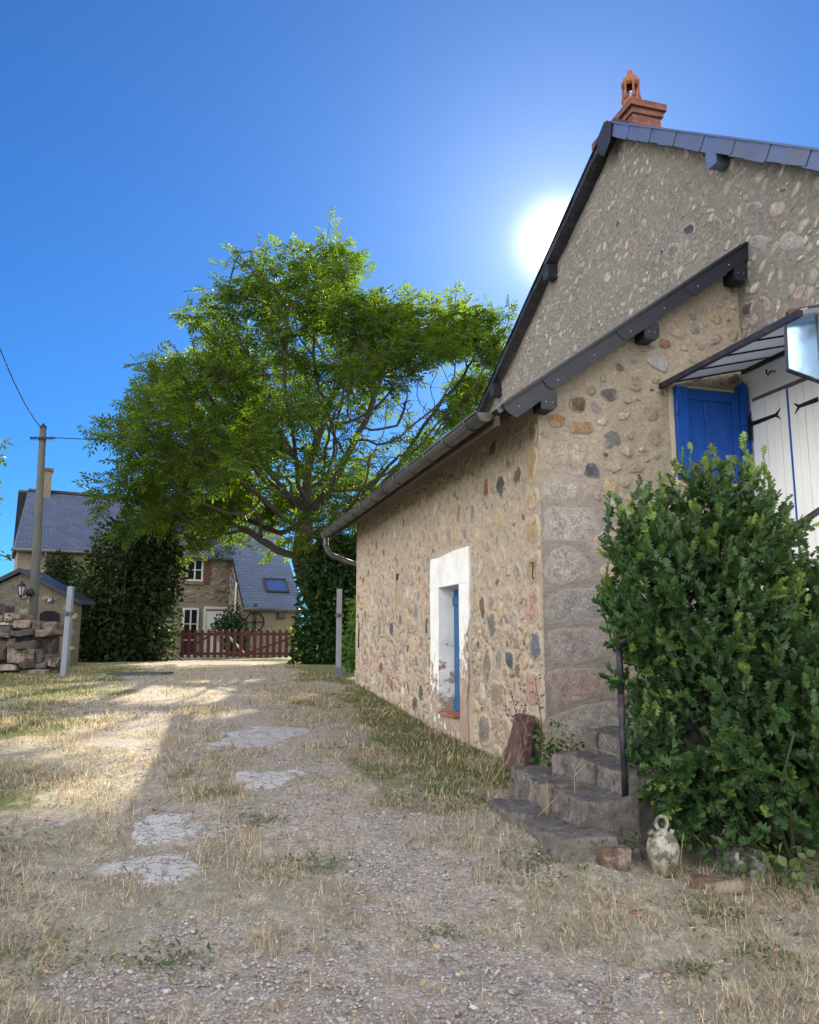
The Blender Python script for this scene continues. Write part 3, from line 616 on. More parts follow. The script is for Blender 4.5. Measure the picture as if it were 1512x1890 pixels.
# local: x along the facade, y back (away from the camera)
sl=1.11
def broof(q): return 5.02+sl*q
mb=MB(); fn=lambda a,b,o=0:(a,-o,b)
mb.grid([0,2,4,6,8.24],[.3,1.5,2.5,3.5,4.98],lambda a,b:(a,0,b))
pk=Packer(.3); W=[(6.33,7.08,3.72,4.78),(6.25,6.98,.6,2.72),(7.12,8.2,.6,2.78)]
def accf(a,b,r):
    return not any(x0-r-.1<a<x1+r+.1 and z0-r-.12<b<z1+r+.12 for x0,x1,z0,z1 in W) and not (a<.75 and b>3.2)
pack(mb,fn,.1,8.15,.5,4.9,[(.16,.26,900),(.08,.16,2500)],accf,[((.33,.27,.19),4),((.24,.2,.16),4),((.14,.12,.1),2),((.42,.36,.27),3)],(.35,.55),lambda:random.gauss(0,.08),.03,.012,pk,1.2,.62)
mb.add([(0,0,.3),(0,4.4,.3),(0,4.4,4.85),(0,0,4.85)],[(3,2,1,0)]); 
mb.build('wall',[BM,BST],FH)
mb=MB(); mb.box((.03,.05,.3),(8.2,4.3,4.9)); mb.build('masonry_core',BM,FH)
mb=MB(); 
for i in range(14): mb.box((7.13+random.uniform(0,.05),-.03,3.65+i*.085),(7.33+random.uniform(0,.12),.0,3.65+i*.085+.07))
mb.build('brick_jamb',M['brick'],FH)
# wing with the catslide roof
mb=MB(); mb.box((8.26,-2.0,.3),(10.70,-1.75,2.70)); mb.add([(8.25,-2.0,.3),(8.25,.0,.3),(8.25,.0,4.95),(8.25,-2.0,2.72)],[(0,1,2,3)]); mb.add([(10.7,-2.0,.3),(10.7,4.3,.3),(10.7,4.3,4.95),(10.7,2.2,7.3),(10.7,-2.0,2.72)],[(0,1,2,3,4)]); mb.build('wing_wall',BR,FH)
mb=MB(); fn2=lambda a,b,o=0:(8.25-o,a,b); pack(mb,fn2,-1.95,-.05,.5,4.5,[(.08,.2,900)],lambda a,b,r:b<2.6+(a+2)*1.1-r,[((.33,.27,.19),4),((.24,.2,.16),4),((.14,.12,.1),2)],(.4,.6),lambda:0,.03,.012,None,1,.6,mi=0); mb.build('rubble_facing',BST,FH)
def b_roof(name,x0,x1,q0,q1,xs=0.,th=.09):
    """slate plane from setback q0 (low) to q1 (high); xs = hip inset at the left end"""
    L=math.hypot(1,sl); me=MB(); w=(q1-q0)*L
    me.prism([(0,0,0),(x1-x0,0,0),(x1-x0,w,0),(xs,w,0)],(0,0,-th)); o=me.build(name,M['far_slate'],FH)
    ex=Vector((1,0,0)); ey=Vector((0,1,sl)).normalized(); ez=ex.cross(ey)
    o.matrix_local=Matrix(((1,0,0,x0),(0,ey.y,ez.y,q0),(0,ey.z,ez.z,broof(q0)),(0,0,0,1))); return o
M['far_slate']=slate_roof('far_roof_slate',(.075,.095,.16),(.10,.125,.205),(.055,.068,.11),.30,.17,.42)
M['far_slate_light']=slate_roof('wing_roof_slate',(.105,.14,.225),(.14,.18,.275),(.075,.098,.15),.30,.17,.38)
M['hip_slate']=M['far_slate']; b_roof('roof',-.15,8.26,-.22,2.2,.40)
M['far_slate']=M['far_slate_light']; b_roof('roof',8.265,10.80,-2.2,2.2)
mb=MB(); mb.prism([(-.1,2.2,7.47),(10.8,2.2,7.47),(10.8,4.6,4.9),(-.1,4.6,4.9)],(0,0,-.08)); mb.build('roof',M['roof'],FH)
mb=MB(); mb.add([(-.15,-.22,4.77),(.25,2.2,7.46),(-.15,4.6,4.85)],[(0,2,1)]); mb.build('hip_roof',M['hip_slate'],FH)
mb=MB(); mb.tube([(.26,2.2,7.47),(10.8,2.2,7.47)],.09,6); mb.build('ridge_cap',M['slate'],FH)
mb=MB(); mb.box((-.2,-.26,4.70),(8.2,-.21,4.84)); mb.tube([(-.25,-.3,4.76),(8.2,-.3,4.76)],.07,8); mb.build('gutter',M['zinc'],FH)
mb=MB(); mb.box((8.2,-2.26,2.50),(10.85,-2.2,2.62)); mb.tube([(8.2,-2.28,2.58),(10.85,-2.28,2.58)],.06,8); mb.build('gutter',M['zinc'],FH)
mb=MB(); mb.tube([(.95,-.28,4.72),(1.0,-.2,4.5),(1.08,-.07,4.3),(1.08,-.07,.6)],.055,8); mb.build('downpipe',M['zinc'],FH)
mb=MB(); mb.tube([(8.17,-1.2,3.7),(8.17,-1.2,.6)],.045,8); mb.build('downpipe',simple('white_pipe',(.55,.55,.55),.6),FH)
v_=MB(); v_.prism([(8.255,-2.22,2.58),(8.255,0,5.0),(8.255,0,4.88),(8.255,-2.22,2.46)],(-.03,0,0)); v_.build('verge_board',M['slate'],FH)
mb=MB(); mb.box((.62,1.95,6.7),(1.1,2.45,8.3)); mb.box((.57,1.9,8.302),(1.15,2.5,8.43),1); mb.build('chimney',[BR,M['brick']],FH)
WF=simple('white_frame',(.62,.63,.63),.6,.15,8,.1)
def window(name,x0,x1,z0,z1,fw=.07,bars=(1,2),parent=FH,y=-.03):
    f=MB(); f.box((x0,y-.03,z0),(x0+fw,y+.03,z1)); f.box((x1-fw,y-.03,z0),(x1,y+.03,z1)); f.box((x0+fw,y-.03,z0),(x1-fw,y+.03,z0+fw)); f.box((x0+fw,y-.03,z1-fw),(x1-fw,y+.03,z1))
    for i in range(bars[0]): x=x0+(x1-x0)*(i+1)/(bars[0]+1); f.box((x-.03,y-.025,z0+fw),(x+.03,y+.02,z1-fw))
    for i in range(bars[1]-1): z=z0+(z1-z0)*(i+1)/bars[1]; f.box((x0+fw,y-.02,z-.018),(x1-fw,y+.015,z+.018))
    o=f.build(name,WF,parent); p=MB(); p.box((x0+fw*.5,y-.008,z0+fw*.5),(x1-fw*.5,y+.008,z1-fw*.5)); p.build('pane',M['pane_dark'],o); return o
window('window',6.36,7.05,3.80,4.74); window('glass_door',6.28,6.95,.7,2.68,.08,(1,3))
mb=MB(); mb.box((6.28,-.1,3.66),(7.12,-.005,3.79)); mb.build('window_sill',BR,FH)
f=MB(); f.box((7.15,-.07,.6),(7.24,.0,2.75)); f.box((8.06,-.07,.6),(8.15,.0,2.75)); f.box((7.24,-.07,2.64),(8.06,.0,2.75)); o=f.build('door_frame',WF,FH); f=MB(); f.box((7.25,-.04,.7),(8.05,-.005,2.56)); f.build('white_shutter',simple('white_shutter_paint',(.70,.72,.74),.6,.1,6,.1),o)
mb=MB(); mb.box((8.2,-1.0,1.55),(8.24,-.65,2.55)); mb.build('white_shutter',WF,FH)
def skylight(par,x,q,w,h):
    L=math.hypot(1,sl); ey=Vector((0,1/L,sl/L)); ez=Vector((0,-sl/L,1/L)); c=Vector((x,q,broof(q)))
    Mx=Matrix(((1,0,0,c.x),(0,ey.y,ez.y,c.y),(0,ey.z,ez.z,c.z),(0,0,0,1)))
    f=MB(); t=.07
    for a in (((-w/2,-h/2,0),(-w/2+t,h/2,.09)),((w/2-t,-h/2,0),(w/2,h/2,.09)),((-w/2+t,-h/2,0),(w/2-t,-h/2+t,.085)),((-w/2+t,h/2-t,0),(w/2-t,h/2,.10))): f.box(*a)
    o=f.build('skylight',simple('skylight_frame',(.05,.05,.055),.5),FH); o.matrix_local=Mx
    p=MB(); p.box((-w/2+t,-h/2+t,.03),(w/2-t,h/2-t,.05)); p.build('pane',M['sky_pane'],o)
M['sky_pane']=pane_mat('skylight_glass',None,(.50,.62,.78),.1,.05)
skylight(FH,6.95,.55,.85,.72); skylight(FH,9.86,-1.27,1.0,.80)
mb=MB(); mb.box((9.72,-2.16,2.28),(10.02,-2.002,2.53)); mb.prism([(9.72,-2.16,2.28),(10.02,-2.16,2.28),(9.99,-2.12,2.2),(9.75,-2.12,2.2)],(0,.1,0)); mb.build('wall_lamp',simple('lamp_housing',(.06,.06,.06),.6),FH)
# iron wheel hung on the wing wall
WH=MB(); n=28; WH.tube([(.38*math.cos(i*2*math.pi/n),0,.38*math.sin(i*2*math.pi/n)) for i in range(n+1)],.028,6,cap=False)
WH.box((-.37,-.015,-.022),(.37,.015,.022)); WH.box((-.05,-.02,-.37),(-.015,.014,.75)); WH.box((.015,-.02,-.37),(.05,.014,.75)); WH.lathe([(.0,-.07),(.06,-.07),(.06,.07),(0,.07)],(0,0,0),10); WH.tube([(-.38,0,.1),(-.62,0,.16)],.04,6)
o=WH.build('wall_ornament',M['iron']); tag(o,'rusty dark iron wheel with four spokes hung on the beige wing wall','wheel')
def bw(x,y,z): c,s=math.cos(TB),math.sin(TB); return (B0[0]+x*c-y*s,B0[1]+x*s+y*c,z)
o.location=bw(8.75,-2.06,2.08); o.rotation_euler=(0,0,TB)
# ================================================================== ANNEX, POLE, LANTERN
AX=thing('stone_outhouse','small stone outhouse gable with dark roof edge behind the dry stone wall','outhouse',(-10.33,21,0))
mb=MB(); A=[(-1.9,0,.3),(1.45,0,.3),(1.45,0,2.42),(0,0,3.16),(-1.9,0,2.2)]
mb.prism(A,(0,.5,0)); pack(mb,lambda a,b,o_=0:(a,-o_,b),-1.85,1.4,.6,3.0,[(.12,.22,500),(.06,.12,900)],lambda a,b,r: b<3.05-abs(a)*.5-r*.5 and not(.55-r<a<1.12+r and b<2.28+r),[((.27,.24,.15),4),((.2,.185,.15),3),((.13,.125,.115),2)],(.5,.8),lambda:random.gauss(0,.2),.02,.01,None,.6,.8)
mb.build('wall',[mortar_mat('outhouse_render',(.20,.18,.13),(.16,.145,.11),(.24,.22,.165)),stone_mat('outhouse_stone',(.18,.165,.125),.4)],AX)
mb=MB(); mb.prism([(1.62,-.12,2.36),(0,-.12,3.19),(0,-.12,3.31),(1.62,-.12,2.46)],(0,1.1,0)); mb.prism([(-2.05,-.121,2.16),(-.001,-.121,3.19),(-.001,-.121,3.31),(-2.05,-.121,2.27)],(0,1.1,0)); mb.build('roof',M['slate'],AX)
mb=MB(); mb.prism([(.58,-.03,1.2),(1.10,-.03,1.2),(1.10,-.03,2.08),(.95,-.03,2.17),(.72,-.03,2.17),(.58,-.03,2.1)],(0,.02,0)); mb.build('arched_opening',simple('opening_shade',(.006,.006,.008),.9),AX)  # flat panel, shade inside the opening put into its dark colour
mb=MB(); mb.box((.72,-.045,2.39),(.90,-.02,2.50)); NP=mb.build('house_number',simple('enamel_plate',(.02,.03,.07),.4,.1,4,0),AX)
cu=bpy.data.curves.new('number_text','FONT'); cu.body='37'; cu.size=.115; cu.extrude=.002; cu.align_x='CENTER'; cu.align_y='CENTER'; to=bpy.data.objects.new('tmp',cu); COL.objects.link(to); to.rotation_euler=(R(90),0,0); to.location=(.81,-.048,2.445)
bpy.context.view_layer.update(); dg=bpy.context.evaluated_depsgraph_get(); me=bpy.data.meshes.new_from_object(to.evaluated_get(dg)); me.transform(to.matrix_world); bpy.data.objects.remove(to); me.materials.clear(); me.materials.append(simple('enamel_digits',(.75,.75,.75),.4,.05,4,0)); o=bpy.data.objects.new('digits',me); COL.objects.link(o); o.parent=NP
UP=thing('utility_pole','weathered grey wooden utility pole with pointed cap behind the dry stone wall','utility pole',(-9.24,19.5,.7))
mb=MB(); mb.tube([(0,0,-.3),(.0,0,2),(-.09,0,6.05)],[.115,.108,.078],12); mb.build('pole',wood_mat('pole_wood',(.05,.056,.05),(.095,.10,.09),(6,6,.6),.85),UP)
mb=MB(); mb.lathe([(.10,-.0),(.105,.01),(.0,.13)],(-.09,0,6.05),4); mb.build('pole_cap',M['iron'],UP)
mb=MB(); mb.box((-.36,-.1,5.74),(.22,-.075,5.79)); 
for i in range(9): mb.box((-.34+i*.065,-.102,5.70),(-.325+i*.065,-.08,5.74))
mb.tube([(.22,-.09,5.765),(.33,-.09,5.76)],[.03,.008],6); mb.build('crossbar',M['iron'],UP)
mb=MB(); mb.tube([(-.11,-.11,1.86),(.11,-.11,1.86)],.008,5); mb.build('wire_band',M['zinc'],UP)
def wire(name,a,b,sag,label,n=18,r=.011):
    a=Vector(a);b=Vector(b);mb=MB(); mb.tube([a+(b-a)*(i/n)-Vector((0,0,sag*4*(i/n)*(1-i/n))) for i in range(n+1)],r,5); o=mb.build(name,M['iron']); tag(o,label,'wire')
wire('overhead_wire',(-9.36,19.45,6.74),(-7.0,11.6,7.6),.35,'thin dark wire running from the pole top up out of the picture on the left')
wire('overhead_wire',(-9.02,19.42,6.47),(-4.4,26.5,8.3),.1,'thin dark wire running from the pole crossbar into the walnut crown')
LN=thing('wall_lantern','black glazed lantern hanging on a bracket beside the utility pole','lantern',(-9.47,19.3,2.62))
mb=MB(); mb.lathe([(.0,.22),(.03,.21),(.035,.17),(.10,.12),(.125,.10),(.12,.09),(.05,.09)],(0,0,0),6); mb.lathe([(.05,-.13),(.06,-.12),(.03,-.16),(.0,-.2)],(0,0,0),6)
for i in range(6):
    a=i*math.pi/3; mb.tube([(.10*math.cos(a),.10*math.sin(a),.09),(.055*math.cos(a),.055*math.sin(a),-.13)],.009,4)
mb.tube([(.0,0,-.2),(.05,0,-.24),(.15,0,-.2),(.2,.02,-.08)],.014,6); mb.tube([(.06,0,-.12),(.14,0,-.06),(.2,.02,-.04)],.009,5); mb.lathe([(.0,.0),(.0,.0)],(0,0,0),3)
mb.tube([(.20,-.01,-.06),(.20,.06,-.06)],.09,12); mb.tube([(.2,.05,-.06),(.2,.12,-.06)],.03,6); mb.build('lantern_frame',M['iron'],LN)
mb=MB(); mb.lathe([(.095,.088),(.052,-.125)],(0,0,0),6); mb.build('lantern_glass',simple('lantern_glass',(.35,.36,.38),.1,.1,4,0,0,.6),LN)
mb=MB(); mb.box((-.17,-.1,0),(.17,.1,.5)); mb.box((-.19,-.12,.501),(.19,.12,.53)); o=mb.build('meter_box',simple('white_box',(.6,.6,.58),.6,.1,5,.1)); o.location=(-9.52,18.6,1.64-.02); 
o.location=(-9.48,18.4,g1(-9.48,18.4)); o.scale=(1,1,2.55); tag(o,'pale box top showing above the dry stone wall, left of the utility pole','box')
# ================================================================== DRY STONE WALL
DW=MB(); rnd=random.Random(3)
def top(x): return np.interp(x,[-14,-10.3,-9.6,-9.0,-8.6,-8.2,-7.9,-7.55],[1.6,1.62,1.5,1.42,1.36,1.22,1.14,1.05])
yw=17.3; z=0.; sd=0
tab=[(.12,.095,.085),(.16,.13,.115),(.09,.08,.085),(.22,.18,.155),(.07,.062,.065),(.27,.22,.19),(.10,.085,.08)]
DW.box((-14,yw-.10,.3),(-7.75,yw+.4,1.75),0,None,(.05,.044,.04))
while z<1.75:
    hgt=rnd.uniform(.13,.30); x=-13.2+rnd.uniform(-.2,0)
    while x<-7.5:
        w=rnd.uniform(.14,.26) if rnd.random()<.45 else rnd.uniform(.28,.5); zz_=z+rnd.uniform(-.05,.05)
        if zz_<top(x+w/2)-.06 and rnd.random()>.06 and x+w<-7.42:
            g=g1(x,yw)-.08; hh=hgt*rnd.uniform(.6,1.25); f=rnd.uniform(-.16,.04); sd+=1
            v,fc=rough_box((x+.006,yw-.22+f,g+zz_),(x+w-.006,yw+.25,g+zz_+hh),8,.042,.36,sd,3.6)
            a=rnd.uniform(-.1,.1); cx,cz=x+w/2,g+zz_+hh/2
            v=[(cx+(p[0]-cx)*math.cos(a)-(p[2]-cz)*math.sin(a),p[1],cz+(p[0]-cx)*math.sin(a)+(p[2]-cz)*math.cos(a)) for p in v]
            c=rnd.choice(tab); j=rnd.uniform(.8,1.25); DW.add(v,fc,0,True,tuple(q*j for q in c))
        x+=w
    z+=hgt*.93
o=DW.build('dry_stone_wall',col_mat('dry_stone',.95,.5,9,.1,.9,(.07,.065,.04))); tag(o,'dark dry stone wall of rough stacked blocks beside the left metal post','stone wall')
# ================================================================== POSTS AND GATE
def mpost(x,y,h,lean,label):
    P=thing('metal_post',label,'post',(x,y,g1(x,y)-.03),0,'galvanised gate posts on the track'); P.rotation_euler=(0,lean,0)
    mb=MB(); w=.055; v,f=rough_box((-w,-w,-.3),(w,w,h),3,.0,.12,1); mb.add(v,f); mb.build('post',simple('galvanised_paint',(.19,.205,.25),.5,.12,7,.1,.1,.4,.004,(.15,.16,.19)),P)
    mb=MB(); mb.box((-.085,-.075,h*.68),(.085,.065,h*.68+.06)); mb.tube([(-.01,-.09,h*.68-.01),(-.01,-.09,h*.68+.08)],.02,6); mb.build('hinge_bracket',simple('rusty_bracket',(.12,.10,.095),.8,.4,30,.4,.3),P)
    return P
mpost(-7.05,16.4,1.86,.015,'pale metal post at the end of the dry stone wall')
P=mpost(-1.45,16.4,1.80,.0,'grey metal post with rusty foot near the house corner')
mb=MB(); mb.box((-.075,-.075,.0),(.075,.075,.2)); mb.build('post_foot',simple('rusty_foot',(.11,.12,.15),.8,.3,20,.4),P)
GW=wood_mat('gate_paint',(.085,.028,.026),(.13,.045,.04),(8,8,1),.6,(.05,.028,.03)); GY=27.7
GT=thing('picket_gate','closed double picket gate painted dark red in front of the far house','gate',(-8.0,GY,.74))
def leafg(x0,x1,brace):
    mb=MB(); mb.box((x0,.025,.13),(x1,.06,.22)); mb.box((x0,.025,.80),(x1,.06,.89)); L=mb.build('gate_leaf',GW,GT)
    n=10; w=(x1-x0)/n
    for i in range(n):
        x=x0+w*(i+.5); mb=MB(); h=1.0+random.uniform(-.015,.015); mb.prism([(x-.06,0,.04),(x+.06,0,.04),(x+.06,0,h-.05),(x+.035,0,h-.01),(x,0,h+.005),(x-.035,0,h-.01),(x-.06,0,h-.05)],(0,.024,0)); mb.build('picket',GW,L)
    for (p,q,m_) in brace:
        mb=MB(); p=Vector(p);q=Vector(q); d_=(q-p).normalized(); u=Vector((-d_.z,0,d_.x))*.035; mb.prism([p+u,q+u,q-u,p-u],(0,.03,0)); mb.build('brace',m_,L)
    return L
leafg(0.02,2.27,[((.1,.062,.2),(1.15,.062,.86),GW),((1.6,.065,.87),(2.25,.065,.2),simple('pale_brace',(.62,.56,.50),.7,.15,8,.1))])
leafg(2.31,4.5,[((2.4,.062,.2),(4.3,.062,.86),GW)])
mb=MB(); v,f=rough_box((-.07,-.07,-.3),(.07,.07,1.05),4,.006,.2,8); mb.add(v,f,0,True); o=mb.build('gate_post',wood_mat('pale_post_wood',(.42,.32,.2),(.55,.44,.3),(8,8,1),.85)); o.location=(-8.14,GY-.06,.72); tag(o,'short pale wooden post at the left end of the red gate','post')
mb=MB(); v,f=rough_box((-.62,-.28,-.05),(.62,.28,.035),5,.008,.15,8); mb.add(v,f,0,True); o=mb.build('drain_cover',simple('dark_cover',(.05,.055,.06),.75,.3,6,.3)); o.location=(-5.65,16.9,g1(-5.65,16.9)+.012); tag(o,'flat dark drain cover lying in the track before the gate','drain cover')
# ================================================================== JUG, ROCKS
JG=thing('stone_jug','weathered pale ceramic jug with ring handle and two spouts beside the bottom step','jug',(1.42,4.66,g1(1.42,4.66)-.01))
t=NT('weathered_ceramic'); n=t.noise(16,7,.75); c=t.mix(t.ramp(t.noise(6,5,.6),(.4,0),(.6,1)),(.33,.315,.265),(.17,.145,.095)); c=t.mix(t.ramp(n,(.47,0),(.57,.85)),c,(.06,.055,.045)); c=t.mix(t.ramp(t.noise(9,6,.7),(.6,0),(.68,.7)),c,(.26,.25,.08)); JM=t.done(t.pr(c,.85,t.bump(n,.4,.006),0,.25))
mb=MB(); mb.lathe([(.0,.0),(.055,.0),(.06,.015),(.068,.04),(.083,.09),(.09,.135),(.088,.165),(.077,.195),(.055,.22),(.03,.235),(.022,.25),(.0,.252)],(0,0,0),28); mb.build('body',JM,JG)
mb=MB(); mb.tube([(-.02,0,.235)]+[(.032*math.cos(a),0,.278+.036*math.sin(a)) for a in [math.pi*1.25-i*math.pi*1.5/12 for i in range(13)]]+[(.02,0,.235)],.0105,8); o=mb.build('ring_handle',JM,JG)
mb=MB(); mb.tube([(-.05,-.01,.20),(-.064,-.014,.228),(-.07,-.016,.236)],[.016,.014,.02],10); mb.build('spout',JM,JG)
mb=MB(); mb.tube([(.048,0,.215),(.058,-.005,.245)],[.014,.012],10); mb.build('spout',JM,JG)
RK=col_mat('field_stone',.92,.6,13,.12,.9,(.27,.235,.19)); RKL=col_mat('lichen_stone',.95,.5,14,.1,.9,(.42,.41,.38))
def rock(x,y,sx,sy,sz,rz_,colr,label,mat=RK,tilt=0,amp=.02,name='rock',lift=0,cat='rock',rnd_=.6):
    v,f=rough_box((-sx,-sy,-sz*.6),(sx,sy,sz),12,amp,rnd_,int(abs(x*97)+y*31),7.); mb=MB(); mb.add(v,f,0,True,colr); o=mb.build(name,mat); o.location=(x,y,g1(x,y)+lift); o.rotation_euler=(tilt*.5,tilt,rz_); tag(o,label,cat); return o
rock(1.13,4.66,.10,.09,.085,.2,(.14,.095,.075),'brownish rock on the ground between the bottom step and the jug',amp=.03)
rock(1.66,4.56,.145,.07,.05,-.15,(.15,.11,.08),'smooth flat brown rock lying in front of the bush right of the jug',amp=.028,rnd_=.95)
rock(1.90,4.80,.13,.10,.13,.3,(.10,.09,.085),'black and white lichen covered block under the bush',RKL,.15,.03)
rock(1.32,4.85,.08,.07,.05,.5,(.15,.13,.12),'small dark rock half hidden behind the ceramic jug')
rock(.82,4.16,.022,.017,.016,.4,(.5,.43,.34),'cream pebble alone on the gravel in front of the steps',name='pebble',amp=.004,cat='pebble')
rock(1.14,4.19,.045,.018,.010,.25,(.32,.15,.115),'long red tile shard lying on the gravel',name='tile_shard',amp=.004,cat='shard')
rock(1.02,3.68,.022,.015,.012,.1,(.55,.5,.44),'pale flat pebble nearest the bottom right of the picture',name='pebble',amp=.004,cat='pebble')
rock(-.9,5.9,.10,.07,.02,.3,(.33,.32,.31),'flat pale stone flush with the middle of the track',amp=.01,lift=-.004)
# ================================================================== GROUND
def seg_d(x,y,pts):
    d=np.full(x.shape,1e9)
    for (x0,y0),(x1,y1) in zip(pts[:-1],pts[1:]):
        dx,dy=x1-x0,y1-y0; t=np.clip(((x-x0)*dx+(y-y0)*dy)/(dx*dx+dy*dy),0,1); d=np.minimum(d,np.hypot(x-x0-t*dx,y-y0-t*dy))
    return d
TRA=[(.35,3.2),(-.05,4.6),(-.5,5.6),(-.93,6.5),(-1.6,8.5),(-2.6,12),(-4.0,17),(-5,26)]
TRB=[(-.9,3.2),(-1.45,4.7),(-1.75,5.8),(-2.5,7.5),(-3.9,12),(-5.6,17),(-6.4,26)]
CONC=[(-1.45,4.70,.40,.28,0),(-1.62,5.25,.22,.36,0),(-1.52,8.2,.40,.8,-.2),(-1.05,6.4,.30,.3,.3)]
def masks(x,y):
    n=fbm(x*2.2,y*2.2,11,5); n2=fbm(x*.7,y*.7,23,4); n3=fbm(x*6,y*6,31,4)
    far=np.clip((y-8)/10,0,1)
    ga=np.exp(-(seg_d(x,y,TRA)/(.42+.02*y))**2); gb=np.exp(-(seg_d(x,y,TRB)/(.38+.02*y))**2)*.9
    bot=np.clip((4.5-y)/.8,0,1)*np.clip(1.25-np.abs(x-.15)/1.5,0,1)
    g=np.maximum(np.maximum(ga,gb),bot); g=np.clip((g*1.05+(n-.5)*2.2+(n3-.5)*1.2-.42)*1.5,0,1)*(1-.35*far)
    side=np.clip((np.abs(x+.35+.27*(y-5))-1.5)/1.5,0,1)
    wall=np.exp(-((x-(1.1-.28*(y-7.)))/.9)**2)*np.clip((y-4.5)/2,0,1)
    gr=np.clip((.75*side+.75*wall+(n2-.5)*1.6+(n3-.5)*.8-.20)*1.7,0,1)*(1-g*.8)
    c=np.zeros_like(x)
    for (cx,cy,rx,ry,a) in CONC:
        u=(x-cx)*math.cos(a)+(y-cy)*math.sin(a); v=-(x-cx)*math.sin(a)+(y-cy)*math.cos(a)
        c=np.maximum(c,np.clip((1.0-np.sqrt((u/rx)**2+(v/ry)**2)+(n-.5)*1.5+(n3-.5)*.9-.1)*3.5,0,1))
    return g,gr,c
def axis(core0,core1,st,lim0,lim1,gr=1.09):
    a=list(np.arange(core0,core1,st)); s=st
    while a[-1]<lim1: s*=gr; a.append(a[-1]+s)
    s=st
    while a[0]>lim0: s*=gr; a.insert(0,a[0]-s)
    return np.array(a)
xs=axis(-2.8,2.8,.022,-500,500,1.05); ys=axis(3.0,7.5,.022,-120,700,1.035)
X,Y=np.meshgrid(xs,ys); Z=gnd(X,Y); g_,gr_,c_=masks(X,Y)
near=np.clip((14-Y)/8,0,1)*np.clip((Y-1)/1.5,0,1)
Z=Z+near*((fbm(X*9,Y*9,41,3)-.5)*.022*(1-c_)+(vn(X*38,Y*38,51)-.5)*.010*g_*(1-c_)+(fbm(X*14,Y*14,77,3)-.5)*.006*c_+.012*c_)
nx,ny=len(xs),len(ys); ii=np.arange(nx*ny).reshape(ny,nx)
F=np.stack([ii[:-1,:-1],ii[:-1,1:],ii[1:,1:],ii[1:,:-1]],-1).reshape(-1,4)
t=NT('dry_ground'); at=t.attr(); sp=t.n('ShaderNodeSeparateColor',i_Color=at.outputs[0])
wob_=t.math('MULTIPLY',t.math('SUBTRACT',t.noise(11,6,.75),.5),.9)
straw=t.mix(t.ramp(t.noise(2.,7,.7),(.3,0),(.7,1)),(.275,.256,.195),(.43,.395,.305))
fib=t.noise(40,4,.7,t.scaled(None,(1.,.35,1)),1.5); straw=t.mix(.7,straw,t.ramp(fib,(.36,.3),(.66,1.4)),'MULTIPLY')
soil=t.mix(t.noise(20,5,.7),(.165,.153,.13),(.285,.265,.225)); straw=t.mix(t.ramp(t.noise(9,6,.75),(.44,0),(.58,.85)),straw,soil)
grn=t.mix(t.noise(25,5,.7),(.065,.085,.03),(.17,.18,.075)); base=t.mix(t.ramp(t.math('ADD',sp.outputs[1],wob_),(.25,0),(.65,.9)),straw,grn)
v1=t.n('ShaderNodeTexVoronoi',i_Vector=t.co(),i_Scale=62.); v2=t.n('ShaderNodeTexVoronoi',i_Vector=t.co(),i_Scale=26.)
gs=t.n('ShaderNodeSeparateColor',i_Color=v1.outputs[1]); gs2=t.n('ShaderNodeSeparateColor',i_Color=v2.outputs[1])
grav=t.mix(gs.outputs[0],(.24,.228,.218),(.49,.472,.46)); grav=t.mix(t.ramp(v1.outputs[0],(.35,0),(.62,.6)),grav,(.16,.135,.115)); grav=t.mix(t.math('GREATER_THAN',gs2.outputs[1],.90),grav,t.mix(gs2.outputs[0],(.42,.40,.38),(.27,.23,.21)))
grav=t.mix(t.ramp(t.noise(3,6,.7),(.42,0),(.68,.75)),grav,(.34,.28,.21))
base=t.mix(t.ramp(t.math('ADD',sp.outputs[0],wob_),(.38,0),(.66,.95)),base,grav)
con=t.mix(t.noise(5,6,.7),(.41,.41,.42),(.56,.56,.57)); con=t.mix(.5,con,t.ramp(t.noise(60,4,.7),(.35,.55),(.7,1.15)),'MULTIPLY')
cr=t.vor(5.5,'DISTANCE_TO_EDGE',t.n('ShaderNodeVectorMath',operation='ADD',i_0=t.co(),i_1=t.n('ShaderNodeTexNoise',i_Vector=t.co(),i_Scale=4.,i_Detail=6.).outputs[1]).outputs[0]); con=t.mix(t.ramp(cr,(.012,.85),(.035,0)),con,(.12,.10,.085))
base=t.mix(t.ramp(t.math('ADD',sp.outputs[2],t.math('MULTIPLY',wob_,1.3)),(.25,0),(.62,.95)),base,t.mix(t.ramp(t.noise(7,7,.75),(.5,0),(.68,.8)),con,base))
h=t.math('ADD',t.math('MULTIPLY',t.noise(90,5,.8),.8),t.math('MULTIPLY',v1.outputs[0],-.5)); h=t.math('ADD',h,t.math('MULTIPLY',t.ramp(cr,(0,0),(.04,1)),t.math('MULTIPLY',sp.outputs[2],.8)))
GM=t.done(t.pr(base,.95,t.bump(h,.8,.02),0,.12))
o=mesh_np('ground',np.stack([X,Y,Z],-1).reshape(-1,3),[F],GM,np.stack([g_,gr_,c_],-1).reshape(-1,3),True); tag(o,'dry grass and gravel track rising between the houses','ground',None,'structure')
def house_free(x,y):
    c,s=math.cos(TH),math.sin(TH); a=(x-C0[0])*c+(y-C0[1])*s; b=-(x-C0[0])*s+(y-C0[1])*c
    st=(a>-1.0)&(b>-2.25)&(b<-.98); return ~(((a>-.03)&(b>-.03))|st)
